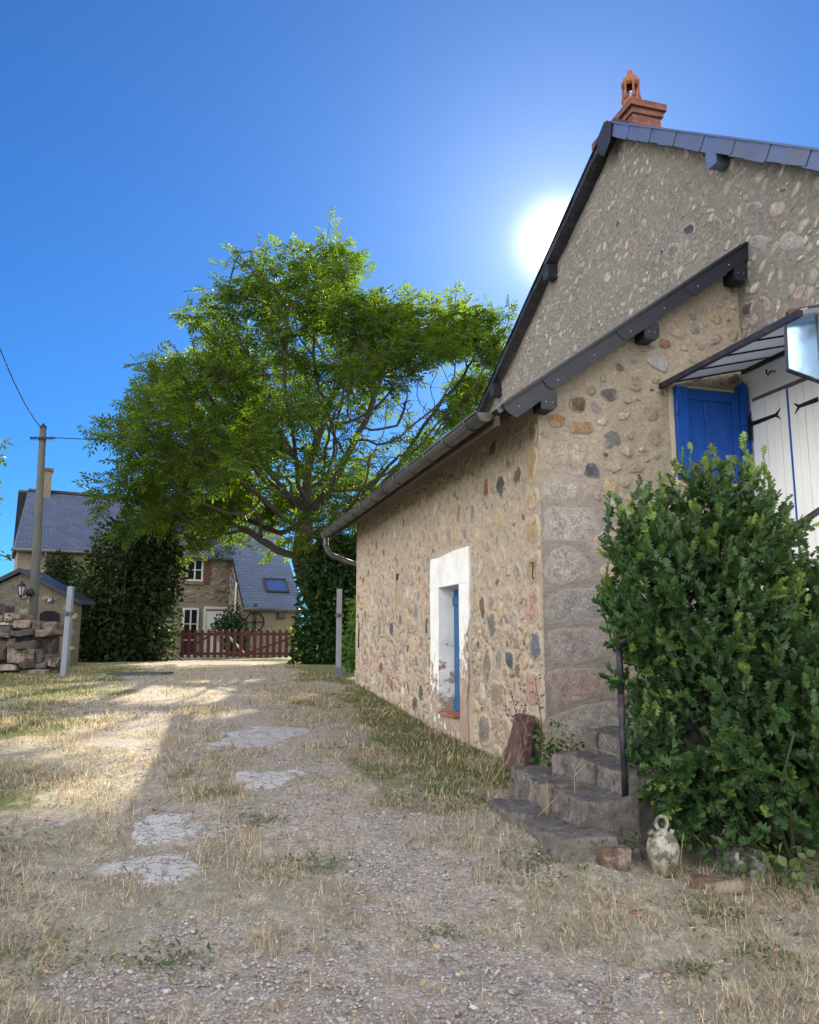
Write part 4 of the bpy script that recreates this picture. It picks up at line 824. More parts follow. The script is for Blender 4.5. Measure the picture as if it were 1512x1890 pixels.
# ---- grass and weeds on the track
def scatter(n,y0,y1,dens,pw=1.7):
    y=(RNG.random(n)*(y1**(2-pw)-y0**(2-pw))+y0**(2-pw))**(1/(2-pw)); x=(RNG.random(n)*2-1)*(y*.56+1.5); k=house_free(x,y); x,y=x[k],y[k]; k=RNG.random(len(x))<dens(x,y); return x[k],y[k]
BL=[(-.5,0,0),(.5,0,0),(.38,.5,.06),(-.38,.5,.06),(0,1,.2)]; BF=[(0,1,2,3),(3,2,4)]
def blades(name,n,y0,y1,dens,lr,wr,tilt,colf,mat):
    x,y=scatter(n,y0,y1,dens); m=len(x); z=gnd(x,y)+.004*1; az=RNG.random(m)*6.283; ti=np.clip(RNG.normal(tilt[0],tilt[1],m),.05,1.5)
    al=np.stack([np.cos(az)*np.sin(ti),np.sin(az)*np.sin(ti),np.cos(ti)],1); no=np.stack([-np.cos(az)*np.cos(ti),-np.sin(az)*np.cos(ti),np.sin(ti)],1)
    L=RNG.uniform(lr[0],lr[1],m)*RNG.uniform(.6,1.3,m); w=RNG.uniform(*wr,m)*np.clip(y/5.,.8,2.2); S=np.stack([w,L,L],1)
    V,Fs,C=inst(BL,BF,bases(al,no),np.stack([x,y,z],1),S,colf(x,y,m)); return mesh_np(name,V,Fs,mat,C)
GMt=leaf_mat('grass_blade',.6,.3,.2,(1.2,1.1,.8))
def strawc(x,y,m):
    b=RNG.random((m,1)); c=np.array([[.30,.24,.155]])*(1-b)+np.array([[.66,.57,.41]])*b; r=RNG.random(m)<.22; c[r]=np.array([.17,.115,.08])*RNG.uniform(.7,1.3,(r.sum(),1)); return c*RNG.uniform(.75,1.15,(m,1))
def greenc(x,y,m):
    b=RNG.random((m,1)); return (np.array([[.05,.085,.02]])*(1-b)+np.array([[.17,.20,.06]])*b)*RNG.uniform(.7,1.2,(m,1))
def d_straw(x,y):
    g,gr,c=masks(x,y); return np.clip((1-g*.97)*(1-c*.98)*(fbm(x*2.6,y*2.6,61,4)*2.6-.75),0,1)
def d_green(x,y):
    g,gr,c=masks(x,y); return np.clip((gr*1.6-.10)*(1-c)*(1-g*.8)*(fbm(x*4,y*4,71,3)*2.4-.4),0,1)
def d_tuft(x,y):
    g,gr,c=masks(x,y); return np.clip((vn(x*3.1,y*3.1,81)-.62)*4,0,1)*(1-c)*(1-.6*g)
def d_wall(x,y):
    c,s=math.cos(TH),math.sin(TH); a=(x-C0[0])*c+(y-C0[1])*s; b=-(x-C0[0])*s+(y-C0[1])*c
    return np.clip(1-np.abs(a+.12)/.22,0,1)*((b>-.2)&(b<8.5))*.9
o=blades('dry_grass',235000,3.0,22,d_straw,(.035,.085),(.0026,.0048),(1.12,.3),strawc,GMt); tag(o,'short straw coloured dry grass covering the track and verge','dry grass',None,'stuff')
o=blades('green_grass',190000,3.0,22,d_green,(.025,.06),(.0028,.005),(.85,.35),greenc,GMt); tag(o,'patches of short green grass along the verges','grass',None,'stuff')
o=blades('tall_dry_grass',62000,3.1,12,d_tuft,(.05,.12),(.0022,.004),(.6,.32),strawc,GMt); tag(o,'taller bleached grass tufts scattered on the gravel','grass tufts',None,'stuff')
o=blades('wall_foot_grass',30000,4.5,16,d_wall,(.04,.10),(.0018,.0034),(.6,.35),lambda x,y,m:np.where(RNG.random((m,1))<.5,strawc(x,y,m),greenc(x,y,m)),GMt); tag(o,'uneven grass growing along the foot of the house wall','grass',None,'stuff')
# ---- fallen leaves
x,y=scatter(7500,3.1,11,lambda x,y:np.clip(.12+.75*np.exp(-((x-1.6)/.9)**2-((y-4.3)/.6)**2)+.25*vn(x*2,y*2,91),0,1)); m=len(x); az=RNG.random(m)*6.28
al=np.stack([np.cos(az),np.sin(az),RNG.normal(0,.3,m)],1); no=nrm(np.stack([RNG.normal(0,.45,m),RNG.normal(0,.45,m),np.ones(m)],1)); b=RNG.random((m,1)); C=np.array([[.12,.075,.045]])*(1-b)+np.array([[.44,.33,.20]])*b
V,Fs,C=inst([(0,0,0),(.24,.3,.1),(.2,.7,.06),(0,1,.14),(-.2,.7,.06),(-.24,.3,.1),(0,.5,-.02)],[(0,1,6),(1,2,6),(2,3,6),(3,4,6),(4,5,6),(5,0,6)],bases(al,no),np.stack([x,y,gnd(x,y)+.012],1),RNG.uniform(.018,.042,m),C); o=mesh_np('leaf_litter',V,Fs,GMt,C); tag(o,'small curled brown fallen leaves strewn over the dry ground','leaf litter',None,'stuff')
# ---- low green weeds in loose clumps
wp=[]
for (cx,cy,rr_,nn) in ((-.55,4.75,.14,90),(.72,4.62,.16,120),(1.55,4.28,.12,80),(-1.05,3.75,.12,70),(1.25,3.75,.06,40),(-2.6,4.9,.25,150),(-2.3,4.3,.2,120),(-1.75,3.75,.18,110),(.2,5.9,.2,110),(.5,6.6,.22,120),(-2.9,6.3,.3,130),(1.62,3.9,.08,40),(-.35,7.6,.25,100),(.85,5.75,.14,90),(-1.0,5.45,.1,50),(.15,4.0,.07,30),(-3.6,9.5,.5,160),(.15,8.5,.25,120)):
    for _ in range(int(nn*2.6)): wp.append((cx+RNG.normal(0,rr_),cy+RNG.normal(0,rr_*.7)))
wp=np.array(wp); wp=wp[house_free(wp[:,0],wp[:,1])]; m=len(wp); az=RNG.random(m)*6.28; ti=np.clip(RNG.normal(1.0,.35,m),.2,1.5); al=np.stack([np.cos(az)*np.sin(ti),np.sin(az)*np.sin(ti),np.cos(ti)],1); no=np.stack([-np.cos(az)*np.cos(ti),-np.sin(az)*np.cos(ti),np.sin(ti)],1); b=RNG.random((m,1)); C=np.array([[.05,.08,.03]])*(1-b)+np.array([[.15,.19,.075]])*b
V,Fs,C=inst([(0,0,0),(.24,.3,.06),(.2,.7,.04),(0,1,-.05),(-.2,.7,.04),(-.24,.3,.06),(0,.5,-.02)],[(0,1,6),(1,2,6),(2,3,6),(3,4,6),(4,5,6),(5,0,6)],bases(al,no),np.stack([wp[:,0],wp[:,1],gnd(wp[:,0],wp[:,1])+.006],1),RNG.uniform(.012,.032,m),C); o=mesh_np('green_weeds',V,Fs,GMt,C); tag(o,'low green weeds growing in loose clumps on the track and verges','weeds',None,'stuff')
# ---- gravel
def d_gr(x,y): g,gr,c=masks(x,y); return np.clip(g*1.1+.05,0,1)*(1-c)
x,y=scatter(48000,2.9,7.5,d_gr,1.9); m=len(x)
ico=[(0,0,1)]+[(math.cos(a)*.95,math.sin(a)*.95,.25*(1 if k%2 else -1)) for k,a in enumerate([i*math.pi/3 for i in range(6)])]+[(0,0,-1)]
icf=[(0,1+i,1+(i+1)%6) for i in range(6)]+[(7,1+(i+1)%6,1+i) for i in range(6)]
az=RNG.random(m)*6.28; al=np.stack([np.cos(az),np.sin(az),RNG.normal(0,.25,m)],1); no=nrm(np.stack([RNG.normal(0,.25,m),RNG.normal(0,.25,m),np.ones(m)],1))
r=RNG.lognormal(-5.15,.42,m).clip(.003,.017); S=np.stack([r*RNG.uniform(.7,1.1,m),r*RNG.uniform(.8,1.4,m),r*RNG.uniform(.45,.75,m)],1)
tone=RNG.uniform(.18,.40,(m,1))*np.array([[1.,.955,.93]]); wm=RNG.random(m)<.15; tone[wm]*=np.array([1.15,.92,.75]); wl=RNG.random(m)<.02; tone[wl]=RNG.uniform(.40,.5,(wl.sum(),1))*np.array([[1,.97,.92]])
V,Fs,C=inst(ico,icf,bases(al,no),np.stack([x,y,gnd(x,y)+.004],1),S,tone); o=mesh_np('gravel',V,Fs,col_mat('gravel_stone',.9,.35,60,.15,.3,None,.003),C); tag(o,'loose grey gravel scattered over the track','gravel',None,'stuff')
# ================================================================== LEAF CLOUDS
def rand_dirs(n): return nrm(RNG.normal(size=(n,3)))
LEAF=[(0,0,0),(.22,.3,.05),(.28,.55,.06),(0,1,-.06),(-.28,.55,.06),(-.22,.3,.05),(0,.5,-.02)]
LEAFF=[(0,1,6),(1,2,6),(2,3,6),(3,4,6),(4,5,6),(5,0,6)]
QUADL=[(0,0,0),(.3,.5,.06),(0,1,-.04),(-.3,.5,.06)]; QUADF=[(0,1,2),(0,2,3)]
HOLLY=[(0,0,0),(.12,.10,.02),(.42,.20,.16),(.17,.37,.02),(.48,.52,.18),(.16,.66,.02),(.34,.86,.14),(0,1.08,-.02),(-.34,.86,.14),(-.16,.66,.02),(-.48,.52,.18),(-.17,.37,.02),(-.42,.20,.16),(-.12,.10,.02),(0,.5,-.05)]
HOLLYF=[(i,(i+1)%14,14) for i in range(14)]
COMP=[];COMPF=[]
for (yy,sd,ln,aa) in ((.22,1,.42,1.0),(.22,-1,.42,-1.0),(.5,1,.5,.95),(.5,-1,.5,-.95),(.78,1,.46,.8),(.78,-1,.46,-.8),(.88,0,.52,0)):
    ca,sa=math.cos(aa),math.sin(aa); b=len(COMP); dz=-.12*yy
    for (lx,ly,lz) in ((0,0,0),(.17,.5,.04),(0,1,-.10),(-.17,.5,.04)):
        px_,py_=lx*ln,ly*ln; COMP.append((px_*ca+py_*sa,yy-px_*sa+py_*ca,dz+lz*ln*1.4))
    COMPF.append((b,b+1,b+2,b+3))
def bark(name,a,b): 
    t=NT(name); v=t.scaled(None,(6,6,1.5)); n=t.noise(3,7,.75,v,1.); return t.done(t.pr(t.mix(n,a,b),.95,t.bump(n,.8,.04),0,.1))
BARK=bark('walnut_bark',(.035,.03,.026),(.13,.115,.10))
def colonize(attr,trunk,step,di,dk,iters,bias=.0):
    nodes=[Vector(p) for p in trunk]; par=[-1]+list(range(len(trunk)-1)); att=[Vector(a) for a in attr]; alive=list(range(len(att)))
    for it in range(iters):
        kd=kdtree.KDTree(len(nodes)); 
        for i,p in enumerate(nodes): kd.insert(p,i)
        kd.balance(); pull={}; keep=[]
        for ai in alive:
            p,i,dd=kd.find(att[ai])
            if dd<dk: continue
            keep.append(ai)
            if dd<di: pull.setdefault(i,Vector((0,0,0))); pull[i]+=(att[ai]-p).normalized()
        alive=keep
        if not pull: 
            break
        for i,v in pull.items():
            v=v.normalized()+Vector((random.uniform(-.25,.25),random.uniform(-.25,.25),random.uniform(-.2,.2)+bias))
            if par[i]>=0: v+= (nodes[i]-nodes[par[i]]).normalized()*.35
            nodes.append(nodes[i]+v.normalized()*step); par.append(i)
        if len(nodes)>16000: break
    return nodes,par
def limbs(nodes,par,r0,pw=2.3,rmin=.008):
    n=len(nodes); ch=[[] for _ in range(n)]
    for i,p in enumerate(par):
        if p>=0: ch[p].append(i)
    w=[0.]*n; cnt=[0]*n
    for i in range(n-1,-1,-1):
        if not ch[i]: w[i]=1.;cnt[i]=1
        else: w[i]=sum(w[c]**1. for c in ch[i]); cnt[i]=1+sum(cnt[c] for c in ch[i])
    W=w[0]; rad=[max(rmin,r0*(x/W)**(1/pw)) for x in w]; mb=MB(); st=[0]
    done=set()
    stack=[(0,None)]
    while stack:
        i,pre=stack.pop(); chain=[pre] if pre is not None else []; 
        cur=i
        while True:
            chain.append(cur)
            if not ch[cur]: break
            nx=max(ch[cur],key=lambda c:w[c])
            for c in ch[cur]:
                if c!=nx: stack.append((c,cur))
            cur=nx
        if len(chain)>1:
            rr=[rad[k] for k in chain]; 
            if pre is not None: rr[0]=min(rad[pre]*.8,rr[1]*1.3)
            pts=[nodes[k] for k in chain]; mb.tube(pts,rr,10 if rr[0]>.15 else (7 if rr[0]>.05 else 4),0,None,True)
    return mb,rad,ch,cnt
# ---- walnut
PATCH=[(-4.9,12.3,1.5,.75),(-3.5,11.5,.6,.5),(-3.5,7.6,.9,.3),(-4.6,8.9,.8,.35),(-3.0,9.5,.7,.35),(-2.35,6.05,.4,.28),(-1.95,6.45,.45,.36),(-2.6,7.0,.4,.2),(-3.6,14.6,.5,.3),(-2.8,8.2,.5,.2)]
def sunlit(p):
    k=(p.z-.5)/SUN_DIR.z; x=p.x-SUN_DIR.x*k; y=p.y-SUN_DIR.y*k; j=mnoise.noise(Vector((x*1.6,y*1.1,4.)))*.4
    return any(((x-a)/(c*1.45))**2+((y-b)/(d*1.7))**2<1+j for a,b,c,d in PATCH)
LOBES=[(-2.11,12.2,1.5),(-4.29,11.9,1.4),(-.65,11.4,1.5),(.79,11.3,1.2),(1.9,10.7,1.0),(2.1,11.2,.7),(1.4,11.2,.8),(2.5,11.2,.45),(-6.06,10.9,1.5),(-7.15,9.9,1.4),(-7.9,9.6,.7),(-7.2,8.22,1.6),(-8.2,7.2,.8),(-7.7,6.25,1.5),(-5.96,8.77,1.9),(-3.51,10.25,1.9),(-1.,9.88,1.8),(1.14,9.51,1.2),(2.31,10.06,.8),(-4.83,6.6,1.9),(-2.39,7.14,1.9),(-.28,7.68,1.0),(-6.9,5.3,1.4),(-7.4,5.4,1.1),(-2.71,5.4,1.2),(-4.9,5.5,1.1),(-.98,6.25,1.1),(-2.13,13.1,.6),(-1.0,6.7,1.3),(-2.2,5.3,1.2),(-.1,7.7,1.2),(1.2,8.9,1.2),(.4,9.6,1.3),(-1.8,6.,1.2),(-2.9,5.0,1.0),(-1.8,4.7,.8),(-3.6,5.6,1.1),(.3,7.3,1.0),(.9,8.3,1.1),(-1.0,5.6,.9),(-6.2,6.6,1.5),(-3.4,6.2,1.4),(-1.4,8.2,1.3)]
TY=25.2
def walnut():
    rs=random.Random(11); att=[]; wsum=[l[2]**2.2 for l in LOBES]; cl=[]
    for l,w in zip(LOBES,wsum):
        for k in range(max(2,int(5.5*w))):
            dx=(l[0]+3.3)/6.6; dz=(l[1]-8.2)/6.4; D=5.2*math.sqrt(max(.03,1-dx*dx-dz*dz))
            while True:
                p=Vector((rs.uniform(-1,1),rs.uniform(-1,1),rs.uniform(-1,1)))
                if p.length<1: break
            c=Vector((l[0],TY+rs.uniform(-1,1)*D,l[1]))+p*l[2]*.72; cl.append((c,rs.uniform(.4,.8)))
    for c,r in cl:
        for _ in range(11):
            v=Vector((rs.gauss(0,1),rs.gauss(0,1),rs.gauss(0,.8)))*r*.62; (None if sunlit(c+v) else att.append(c+v))
    tr=[(-2.35,TY,.6),(-2.5,TY,1.4),(-2.85,TY,2.3),(-3.2,TY,3.1),(-3.45,TY,3.9),(-3.4,TY,4.7)]
    nodes,par=colonize(att,tr,.30,9.,.40,220,.03)
    mb,rad,ch,cnt=limbs(nodes,par,.33,2.1,.010)
    ROOT=thing('walnut_tree','large spreading walnut tree with backlit green crown behind the stone house','tree',(0,0,0))
    mb.build('trunk',BARK,ROOT)
    P=[];A=[];tw=MB()
    for i in range(len(nodes)):
        if cnt[i]<=12 and nodes[i].z>3.6:
            q_=nodes[i]; top_=q_.x>.7 and q_.z>9.6
            if mnoise.noise(q_*.55+Vector((3,1,7)))<-.16-.2*(q_.z<8) and not top_: continue
            if -7.35<q_.x<-6.2 and 4.0<q_.z<5.25: continue
            d=(nodes[i]-nodes[par[i]]).normalized()
            for _ in range(((4 if not ch[i] else 3) if cnt[i]<=6 else 2)+2*top_):
                o_=Vector((rs.gauss(0,.7),rs.gauss(0,.7),rs.gauss(.05,.6))); a=(d*.8+o_).normalized(); ln=rs.uniform(.25,.75); b_=nodes[i]
                if (sunlit(b_) or sunlit(b_+a*ln*.6)) and rs.random()<.97: continue
                e_=b_+a*ln+Vector((0,0,-.12*ln)); m_=b_+a*ln*.55
                tw.tube([b_,m_,e_],[.011,.008,.004],3)
                for q in range(5 if ln>.45 else 4):
                    f=rs.uniform(.25,1.05); oo=Vector((rs.gauss(0,.75),rs.gauss(0,.75),rs.gauss(-.2,.5))); pp=b_.lerp(e_,f)
                    dd_=(a*.7+oo).normalized()
                    if (sunlit(pp) or sunlit(pp+dd_*.3)) and rs.random()<.97: continue
                    P.append(pp); A.append(dd_)
    tw.build('twigs',BARK,ROOT)
    P=np.array(P);A=np.array(A); n=len(P)
    N=nrm(np.stack([RNG.normal(0,.55,n),RNG.normal(0,.55,n),np.ones(n)],1)+A*.25)
    tn=RNG.random((n,1)); cl_=fbm(P[:,0]*.7,P[:,2]*.7,5,3)[:,None]; mixv=np.clip(.35*tn+.9*cl_-.05,0,1)
    C=np.array([[.018,.046,.011]])*(1-mixv)+np.array([[.062,.112,.020]])*mixv; C*=RNG.uniform(.75,1.25,(n,1))
    V,Fs,Cc=inst(COMP,COMPF,bases(A,N),P,RNG.uniform(.24,.42,n),C); mesh_np('crown',V,Fs,leaf_mat('walnut_leaf',.5,.56,.25,(3.3,2.9,.45)),Cc,False,ROOT)
    print('WALNUT nodes',len(nodes),'leaves',n)
walnut()
def small_tree(name,label,base,clumps,r0,leafsz,col0,col1,seed,trunk=None,dens=4):
    rs=random.Random(seed); att=[]
    for (c,r,k) in clumps:
        for _ in range(k): att.append(Vector(c)+Vector((rs.gauss(0,1),rs.gauss(0,1),rs.gauss(0,1)))*r*.55)
    nodes,par=colonize(att,trunk or [base,(base[0],base[1],base[2]+.8),(base[0]+.05,base[1],base[2]+1.7)],.25,8,.4,80,.02)
    mb,rad,ch,cnt=limbs(nodes,par,r0,2.3,.008); ROOT=thing(name,label,'tree',(0,0,0)); mb.build('trunk',BARK,ROOT); P=[];A=[]
    for i in range(2,len(nodes)):
        if cnt[i]<=4:
            d=(nodes[i]-nodes[par[i]]).normalized()
            for _ in range(dens): P.append(nodes[i]+Vector((rs.gauss(0,.06),rs.gauss(0,.06),rs.gauss(0,.06)))); A.append((d*.6+Vector((rs.gauss(0,.6),rs.gauss(0,.6),rs.gauss(-.35,.4)))).normalized())
    P=np.array(P);A=np.array(A);n=len(P); N=nrm(np.stack([RNG.normal(0,.6,n),RNG.normal(0,.6,n),np.ones(n)],1)); b=RNG.random((n,1)); C=np.array([col0])*(1-b)+np.array([col1])*b
    V,Fs,Cc=inst(LEAF,LEAFF,bases(A,N),P,RNG.uniform(leafsz*.7,leafsz*1.3,n),C); mesh_np('crown',V,Fs,leaf_mat(name+'_leaf',.5,.4,.3),Cc,False,ROOT)
small_tree('young_tree','young tree reaching leafy twigs into the picture at the left edge',(-12.6,20.5,.7),[((-11.3,20.3,6.4),.45,16),((-11.0,20.2,5.2),.45,18),((-10.75,20.1,4.6),.32,12),((-10.9,20.1,3.9),.4,14),((-12.2,20.6,5.6),1.,30),((-12.8,20.8,7.2),.9,30),((-13.6,20.5,4.8),.9,30),((-10.6,20,6.65),.15,4)],.09,.20,(.035,.08,.02),(.10,.17,.04),4,None,5)
# ---- dense shrubs: leaves over a lumpy volume with stems inside
def shrub(name,label,lobes,n,lsz,c0,c1,stems,base,seed,mat,shell=.45,tmpl=(LEAF,LEAFF),stemr=.02,cat='shrub',droop=-.2,wid=(1,1,1)):
    rs=np.random.default_rng(seed); ROOT=thing(name,label,cat,(0,0,0)); L=np.array([l[:3] for l in lobes]); Rr=np.array([l[3:6] for l in lobes],float); w=(Rr.prod(1))**(2/3); w/=w.sum()
    k=rs.choice(len(L),n,p=w); d=nrm(rs.normal(size=(n,3))); lump=1+.22*(fbm(d[:,0]*2.5+k*3,d[:,2]*2.5+d[:,1]*2,seed,3)-.5)*2; rad=(1-shell*rs.random(n)**1.6)*lump
    P=L[k]+d*Rr[k]*rad[:,None]; gz_=gnd(P[:,0],P[:,1]); ok=P[:,2]>gz_+.03; P,d=P[ok],d[ok]; n=len(P)
    A=nrm(d*.7+rs.normal(0,.6,(n,3))+np.array([0,0,droop])); N=nrm(d*.5+rs.normal(0,.5,(n,3))+np.array([0,0,.5])); b=np.clip(rs.normal(.4,.28,(n,1)),0,1); C=(np.array([c0])*(1-b)+np.array([c1])*b)
    sz=rs.uniform(lsz*.65,lsz*1.3,n); V,Fs,Cc=inst(tmpl[0],tmpl[1],bases(A,N),P,np.stack([sz*wid[0],sz*wid[1],sz*wid[2]],1),C); mesh_np('foliage',V,Fs,mat,Cc,False,ROOT)
    mb=MB(); rr=random.Random(seed)
    for i in range(stems):
        li=rr.randrange(len(lobes)); l=lobes[li]; tip=Vector((l[0]+rr.gauss(0,.5)*l[3],l[1]+rr.gauss(0,.4)*l[4],l[2]+rr.uniform(-.2,.85)*l[5])); b_=Vector((base[0]+rr.gauss(0,base[2]),base[1]+rr.gauss(0,base[3]),0)); b_.z=g1(b_.x,b_.y)-.05; mid=(b_*.55+tip*.45)+Vector((rr.gauss(0,.1),rr.gauss(0,.1),.1)); mb.tube([b_,(b_+mid)/2+Vector((0,0,.05)),mid,tip],[stemr,stemr*.85,stemr*.7,stemr*.25],5)
    mb.build('stems',BARK,ROOT); return ROOT
DK=leaf_mat('dark_shrub_leaf',.75,.2,.1,(1.6,1.5,.5))
shrub('dark_shrub','big dark laurel bush standing left of the red gate',[(-10.0,25.3,1.6,.95,1.2,1.5),(-9.0,25.2,2.6,1.5,1.5,2.3),(-9.7,25.3,2.2,1.2,1.3,1.9),(-8.35,25.3,2.0,1.0,1.3,1.8),(-8.8,25.2,4.3,1.3,1.2,1.2),(-9.6,25.2,1.2,1.3,1.2,1.1),(-8.1,25.2,3.4,.95,1.,1.1),(-8.9,25.2,1.1,1.1,1.1,1.0)],17000,.17,(.008,.02,.008),(.035,.065,.02),34,(-8.8,25.3,.8,.4),5,DK,.75,stemr=.03)
shrub('tall_hedge','tall dark ivy covered hedge between the red gate and the house corner',[(-2.4,23.3,2.0,.95,1.3,2.0),(-2.35,23.4,3.3,.95,1.2,1.2),(-1.5,23.2,2.2,1.2,1.2,2.0),(-1.7,23.4,3.4,1.1,1.1,1.1),(-.4,23.5,2.6,1.3,1.2,2.0),(-2.45,23.2,1.2,1.0,1.2,1.0)],17000,.16,(.010,.026,.009),(.04,.08,.022),20,(-1.8,23.4,.8,.4),6,DK,.6,stemr=.035,cat='hedge')
shrub('ivy_plant','dark ivy clump growing on the far house wall above the outhouse',[(-13.2,29.8,3.9,.65,.3,.75),(-12.7,30.1,3.2,.5,.3,.6)],1500,.16,(.012,.03,.012),(.04,.075,.03),6,(-13.0,30.2,.2,.1),8,DK,.8,cat='plant')
shrub('climbing_plant','leafy climbing plant in the angle beside the white door',[(-7.15,32.2,1.6,.45,.4,1.2),(-7.4,31.9,1.9,.6,.35,.5),(-6.75,31.9,1.3,.4,.3,.8)],1500,.15,(.012,.04,.015),(.04,.10,.04),8,(-7.0,32.1,.2,.1),9,DK,.8,cat='plant')
SP=leaf_mat('sapling_leaf',.5,.5,.3,(2.,1.8,.5))
shrub('sapling','light green leafy sapling growing between the grey metal post and the house corner',[(-1.22,17.6,1.5,.25,.3,.8),(-1.15,17.7,2.0,.25,.3,.45),(-1.25,17.4,1.0,.3,.3,.3)],420,.13,(.04,.10,.02),(.10,.19,.04),7,(-1.2,17.6,.08,.08),10,SP,.9,stemr=.01,cat='sapling')
shrub('garden_vine','bright sunlit vine shoot hanging over the right end of the red gate',[(-3.85,27.3,1.45,.3,.2,.35),(-3.7,27.3,1.0,.2,.2,.3)],110,.15,(.12,.2,.03),(.25,.34,.08),4,(-3.6,27.3,.05,.05),12,SP,.9,stemr=.008,cat='vine')
# ---- holly in the foreground
def holly():
    rs=np.random.default_rng(21); rr=random.Random(21); ROOT=thing('holly_bush','dense dark green holly bush with spiny leaves in front of the stone steps','bush',(0,0,0))
    # envelope lobes (x,y,z,rx,ry,rz)
    lob=[(2.05,5.02,1.05,.86,.52,.95),(1.85,5.05,1.65,.66,.5,.65),(2.55,5.05,1.2,.75,.5,.85),(2.12,5.08,2.02,.44,.4,.5),(1.70,5.1,.75,.50,.45,.7),(2.35,4.92,.6,.75,.5,.62),(1.55,5.12,1.75,.34,.36,.5),(2.75,5.0,.7,.6,.5,.7),(1.50,5.1,2.05,.26,.3,.42),(1.95,5.1,2.3,.36,.32,.36),(1.48,5.05,.6,.3,.34,.5),(1.45,5.08,1.5,.30,.3,.42)]
    L=np.array([l[:3] for l in lob]);Rr=np.array([l[3:] for l in lob])
    P=[];A=[];C=[];Sz=[]; mb=MB()
    def shoot(b,tip,nl,w,young):
        b=Vector(b);tip=Vector(tip);mid=(b+tip)/2+Vector((rr.gauss(0,.04),rr.gauss(0,.04),rr.gauss(0,.03))); d=(tip-b); ln=d.length; d.normalize(); mb.tube([b,mid,tip],[w,w*.8,w*.35],4)
        for k in range(nl):
            f=(k+rr.random())/nl; p=b.lerp(mid,f*2) if f<.5 else mid.lerp(tip,f*2-1); a=Vector((rr.gauss(0,1),rr.gauss(0,1),rr.gauss(0,1))); a=(a-d*a.dot(d)).normalized(); al=(a*(1.-.55*f)+d*(.35+.9*f)).normalized()
            P.append(p);A.append(al); y=min(1,max(0,(f-.45)*1.6))*young; j=rr.uniform(.7,1.25); c0=np.array([.042,.098,.032]);c1=np.array([.20,.28,.05]); C.append((c0*(1-y)+c1*y)*j); Sz.append(rr.choice((.04,.052,.06,.08))*rr.uniform(.85,1.15)*(1-.2*f))
    for i in range(1400):
        k=rs.choice(len(lob),p=(Rr.prod(1)**.67)/(Rr.prod(1)**.67).sum()); d=nrm(rs.normal(size=3)+np.array([0,0,.25])); lump=1+.42*(mnoise.noise(Vector(d*2.2)+Vector((k*5.,0,0))))
        tip=L[k]+d*Rr[k]*lump*rs.uniform(.72,1.06); inn=L[k]+d*Rr[k]*rs.uniform(.35,.55); inn[2]-=.1
        if tip[2]<g1(tip[0],tip[1])+.1 or tip[0]/tip[1]<(.266 if tip[2]<1.15 else .243): continue
        v=tip-inn; ln=np.linalg.norm(v); m_=.34
        if ln>m_: inn=tip-v/ln*m_
        shoot(inn,tip+np.array([0,0,.05]),rr.randint(13,19),.004,rr.uniform(.2,1.) if rr.random()<.3 else .08)
    # upright leaders that break the outline
    for (x,y,z,dz) in ((2.24,5.1,2.3,.53),(1.93,5.1,2.25,.5),(2.37,5.1,2.1,.62),(1.62,5.1,2.1,.48),(1.45,5.1,1.95,.42),(1.30,5.1,1.65,.42),(2.08,5.05,2.3,.36),(1.78,5.1,2.2,.42),(2.45,5.1,1.95,.33),(2.56,5.1,1.6,.35),(2.2,5.0,2.25,.3),(2.62,5.1,1.75,.2),(2.30,5.1,2.2,.42),(1.52,5.0,2.0,.36)):
        shoot((x+rr.gauss(0,.02),y,z-.25),(x+rr.gauss(0,.04),y+rr.gauss(0,.04),z+dz),26,.006,1.)
        for q in range(3):
            f=rr.uniform(.2,.7); b=Vector((x,y,z-.25)).lerp(Vector((x,y,z+dz)),f); shoot(b,b+Vector((rr.uniform(-.16,.16),rr.uniform(-.12,.12),rr.uniform(.1,.2))),9,.003,1.)
    for i in range(26):
        k=rr.randrange(len(lob)); l=lob[k]; b=Vector((2.2+rr.gauss(0,.25),5.1+rr.gauss(0,.12),.1)); tip=Vector((l[0]+rr.gauss(0,.3)*l[3],l[1]+rr.gauss(0,.3)*l[4],l[2]+rr.uniform(.1,.8)*l[5])); mb.tube([b,b.lerp(tip,.4)+Vector((rr.gauss(0,.06),rr.gauss(0,.06),0)),tip],[.018,.013,.006],5)
    P=np.array(P);A=np.array(A);n=len(P); N=nrm(rs.normal(0,.6,(n,3))+np.array([0,-.25,.8])); S=np.array(Sz); V,Fs,Cc=inst(HOLLY,HOLLYF,bases(A,N),P,np.stack([S*1.05,S,S*1.1],1),np.array(C)); mesh_np('foliage',V,Fs,leaf_mat('holly_leaf',.42,.2,.4,(1.6,1.6,.5)),Cc,False,ROOT); mb.build('stems',simple('holly_stem',(.05,.06,.03),.8),ROOT); print('HOLLY',n)
holly()
BRM=leaf_mat('bramble_leaf',.5,.3,.3,(1.5,1.5,.5))
def bramble(label,spots,n,lsz,seed,c0=(.03,.07,.025),c1=(.10,.17,.06),name='bramble'):
    return shrub(name,label,spots,n,lsz,c0,c1,max(4,n//25),(spots[0][0],spots[0][1],.12,.06),seed,BRM,.9,stemr=.004,cat='bramble',wid=(1.25,1,1))
bramble('low bramble shoots between the bottom step and the stone jug',[(1.27,4.78,.24,.10,.08,.13),(1.33,4.72,.2,.06,.06,.08)],70,.05,31)
bramble('bramble leaves hanging over the rocks to the right of the jug',[(1.62,4.82,.33,.2,.12,.12),(1.8,4.7,.3,.2,.1,.1)],110,.05,32)
bramble('pale green bramble clump at the right foot of the holly',[(2.1,4.62,.22,.16,.12,.13),(2.2,4.5,.12,.25,.12,.1)],190,.055,33,(.06,.11,.03),(.14,.2,.07))
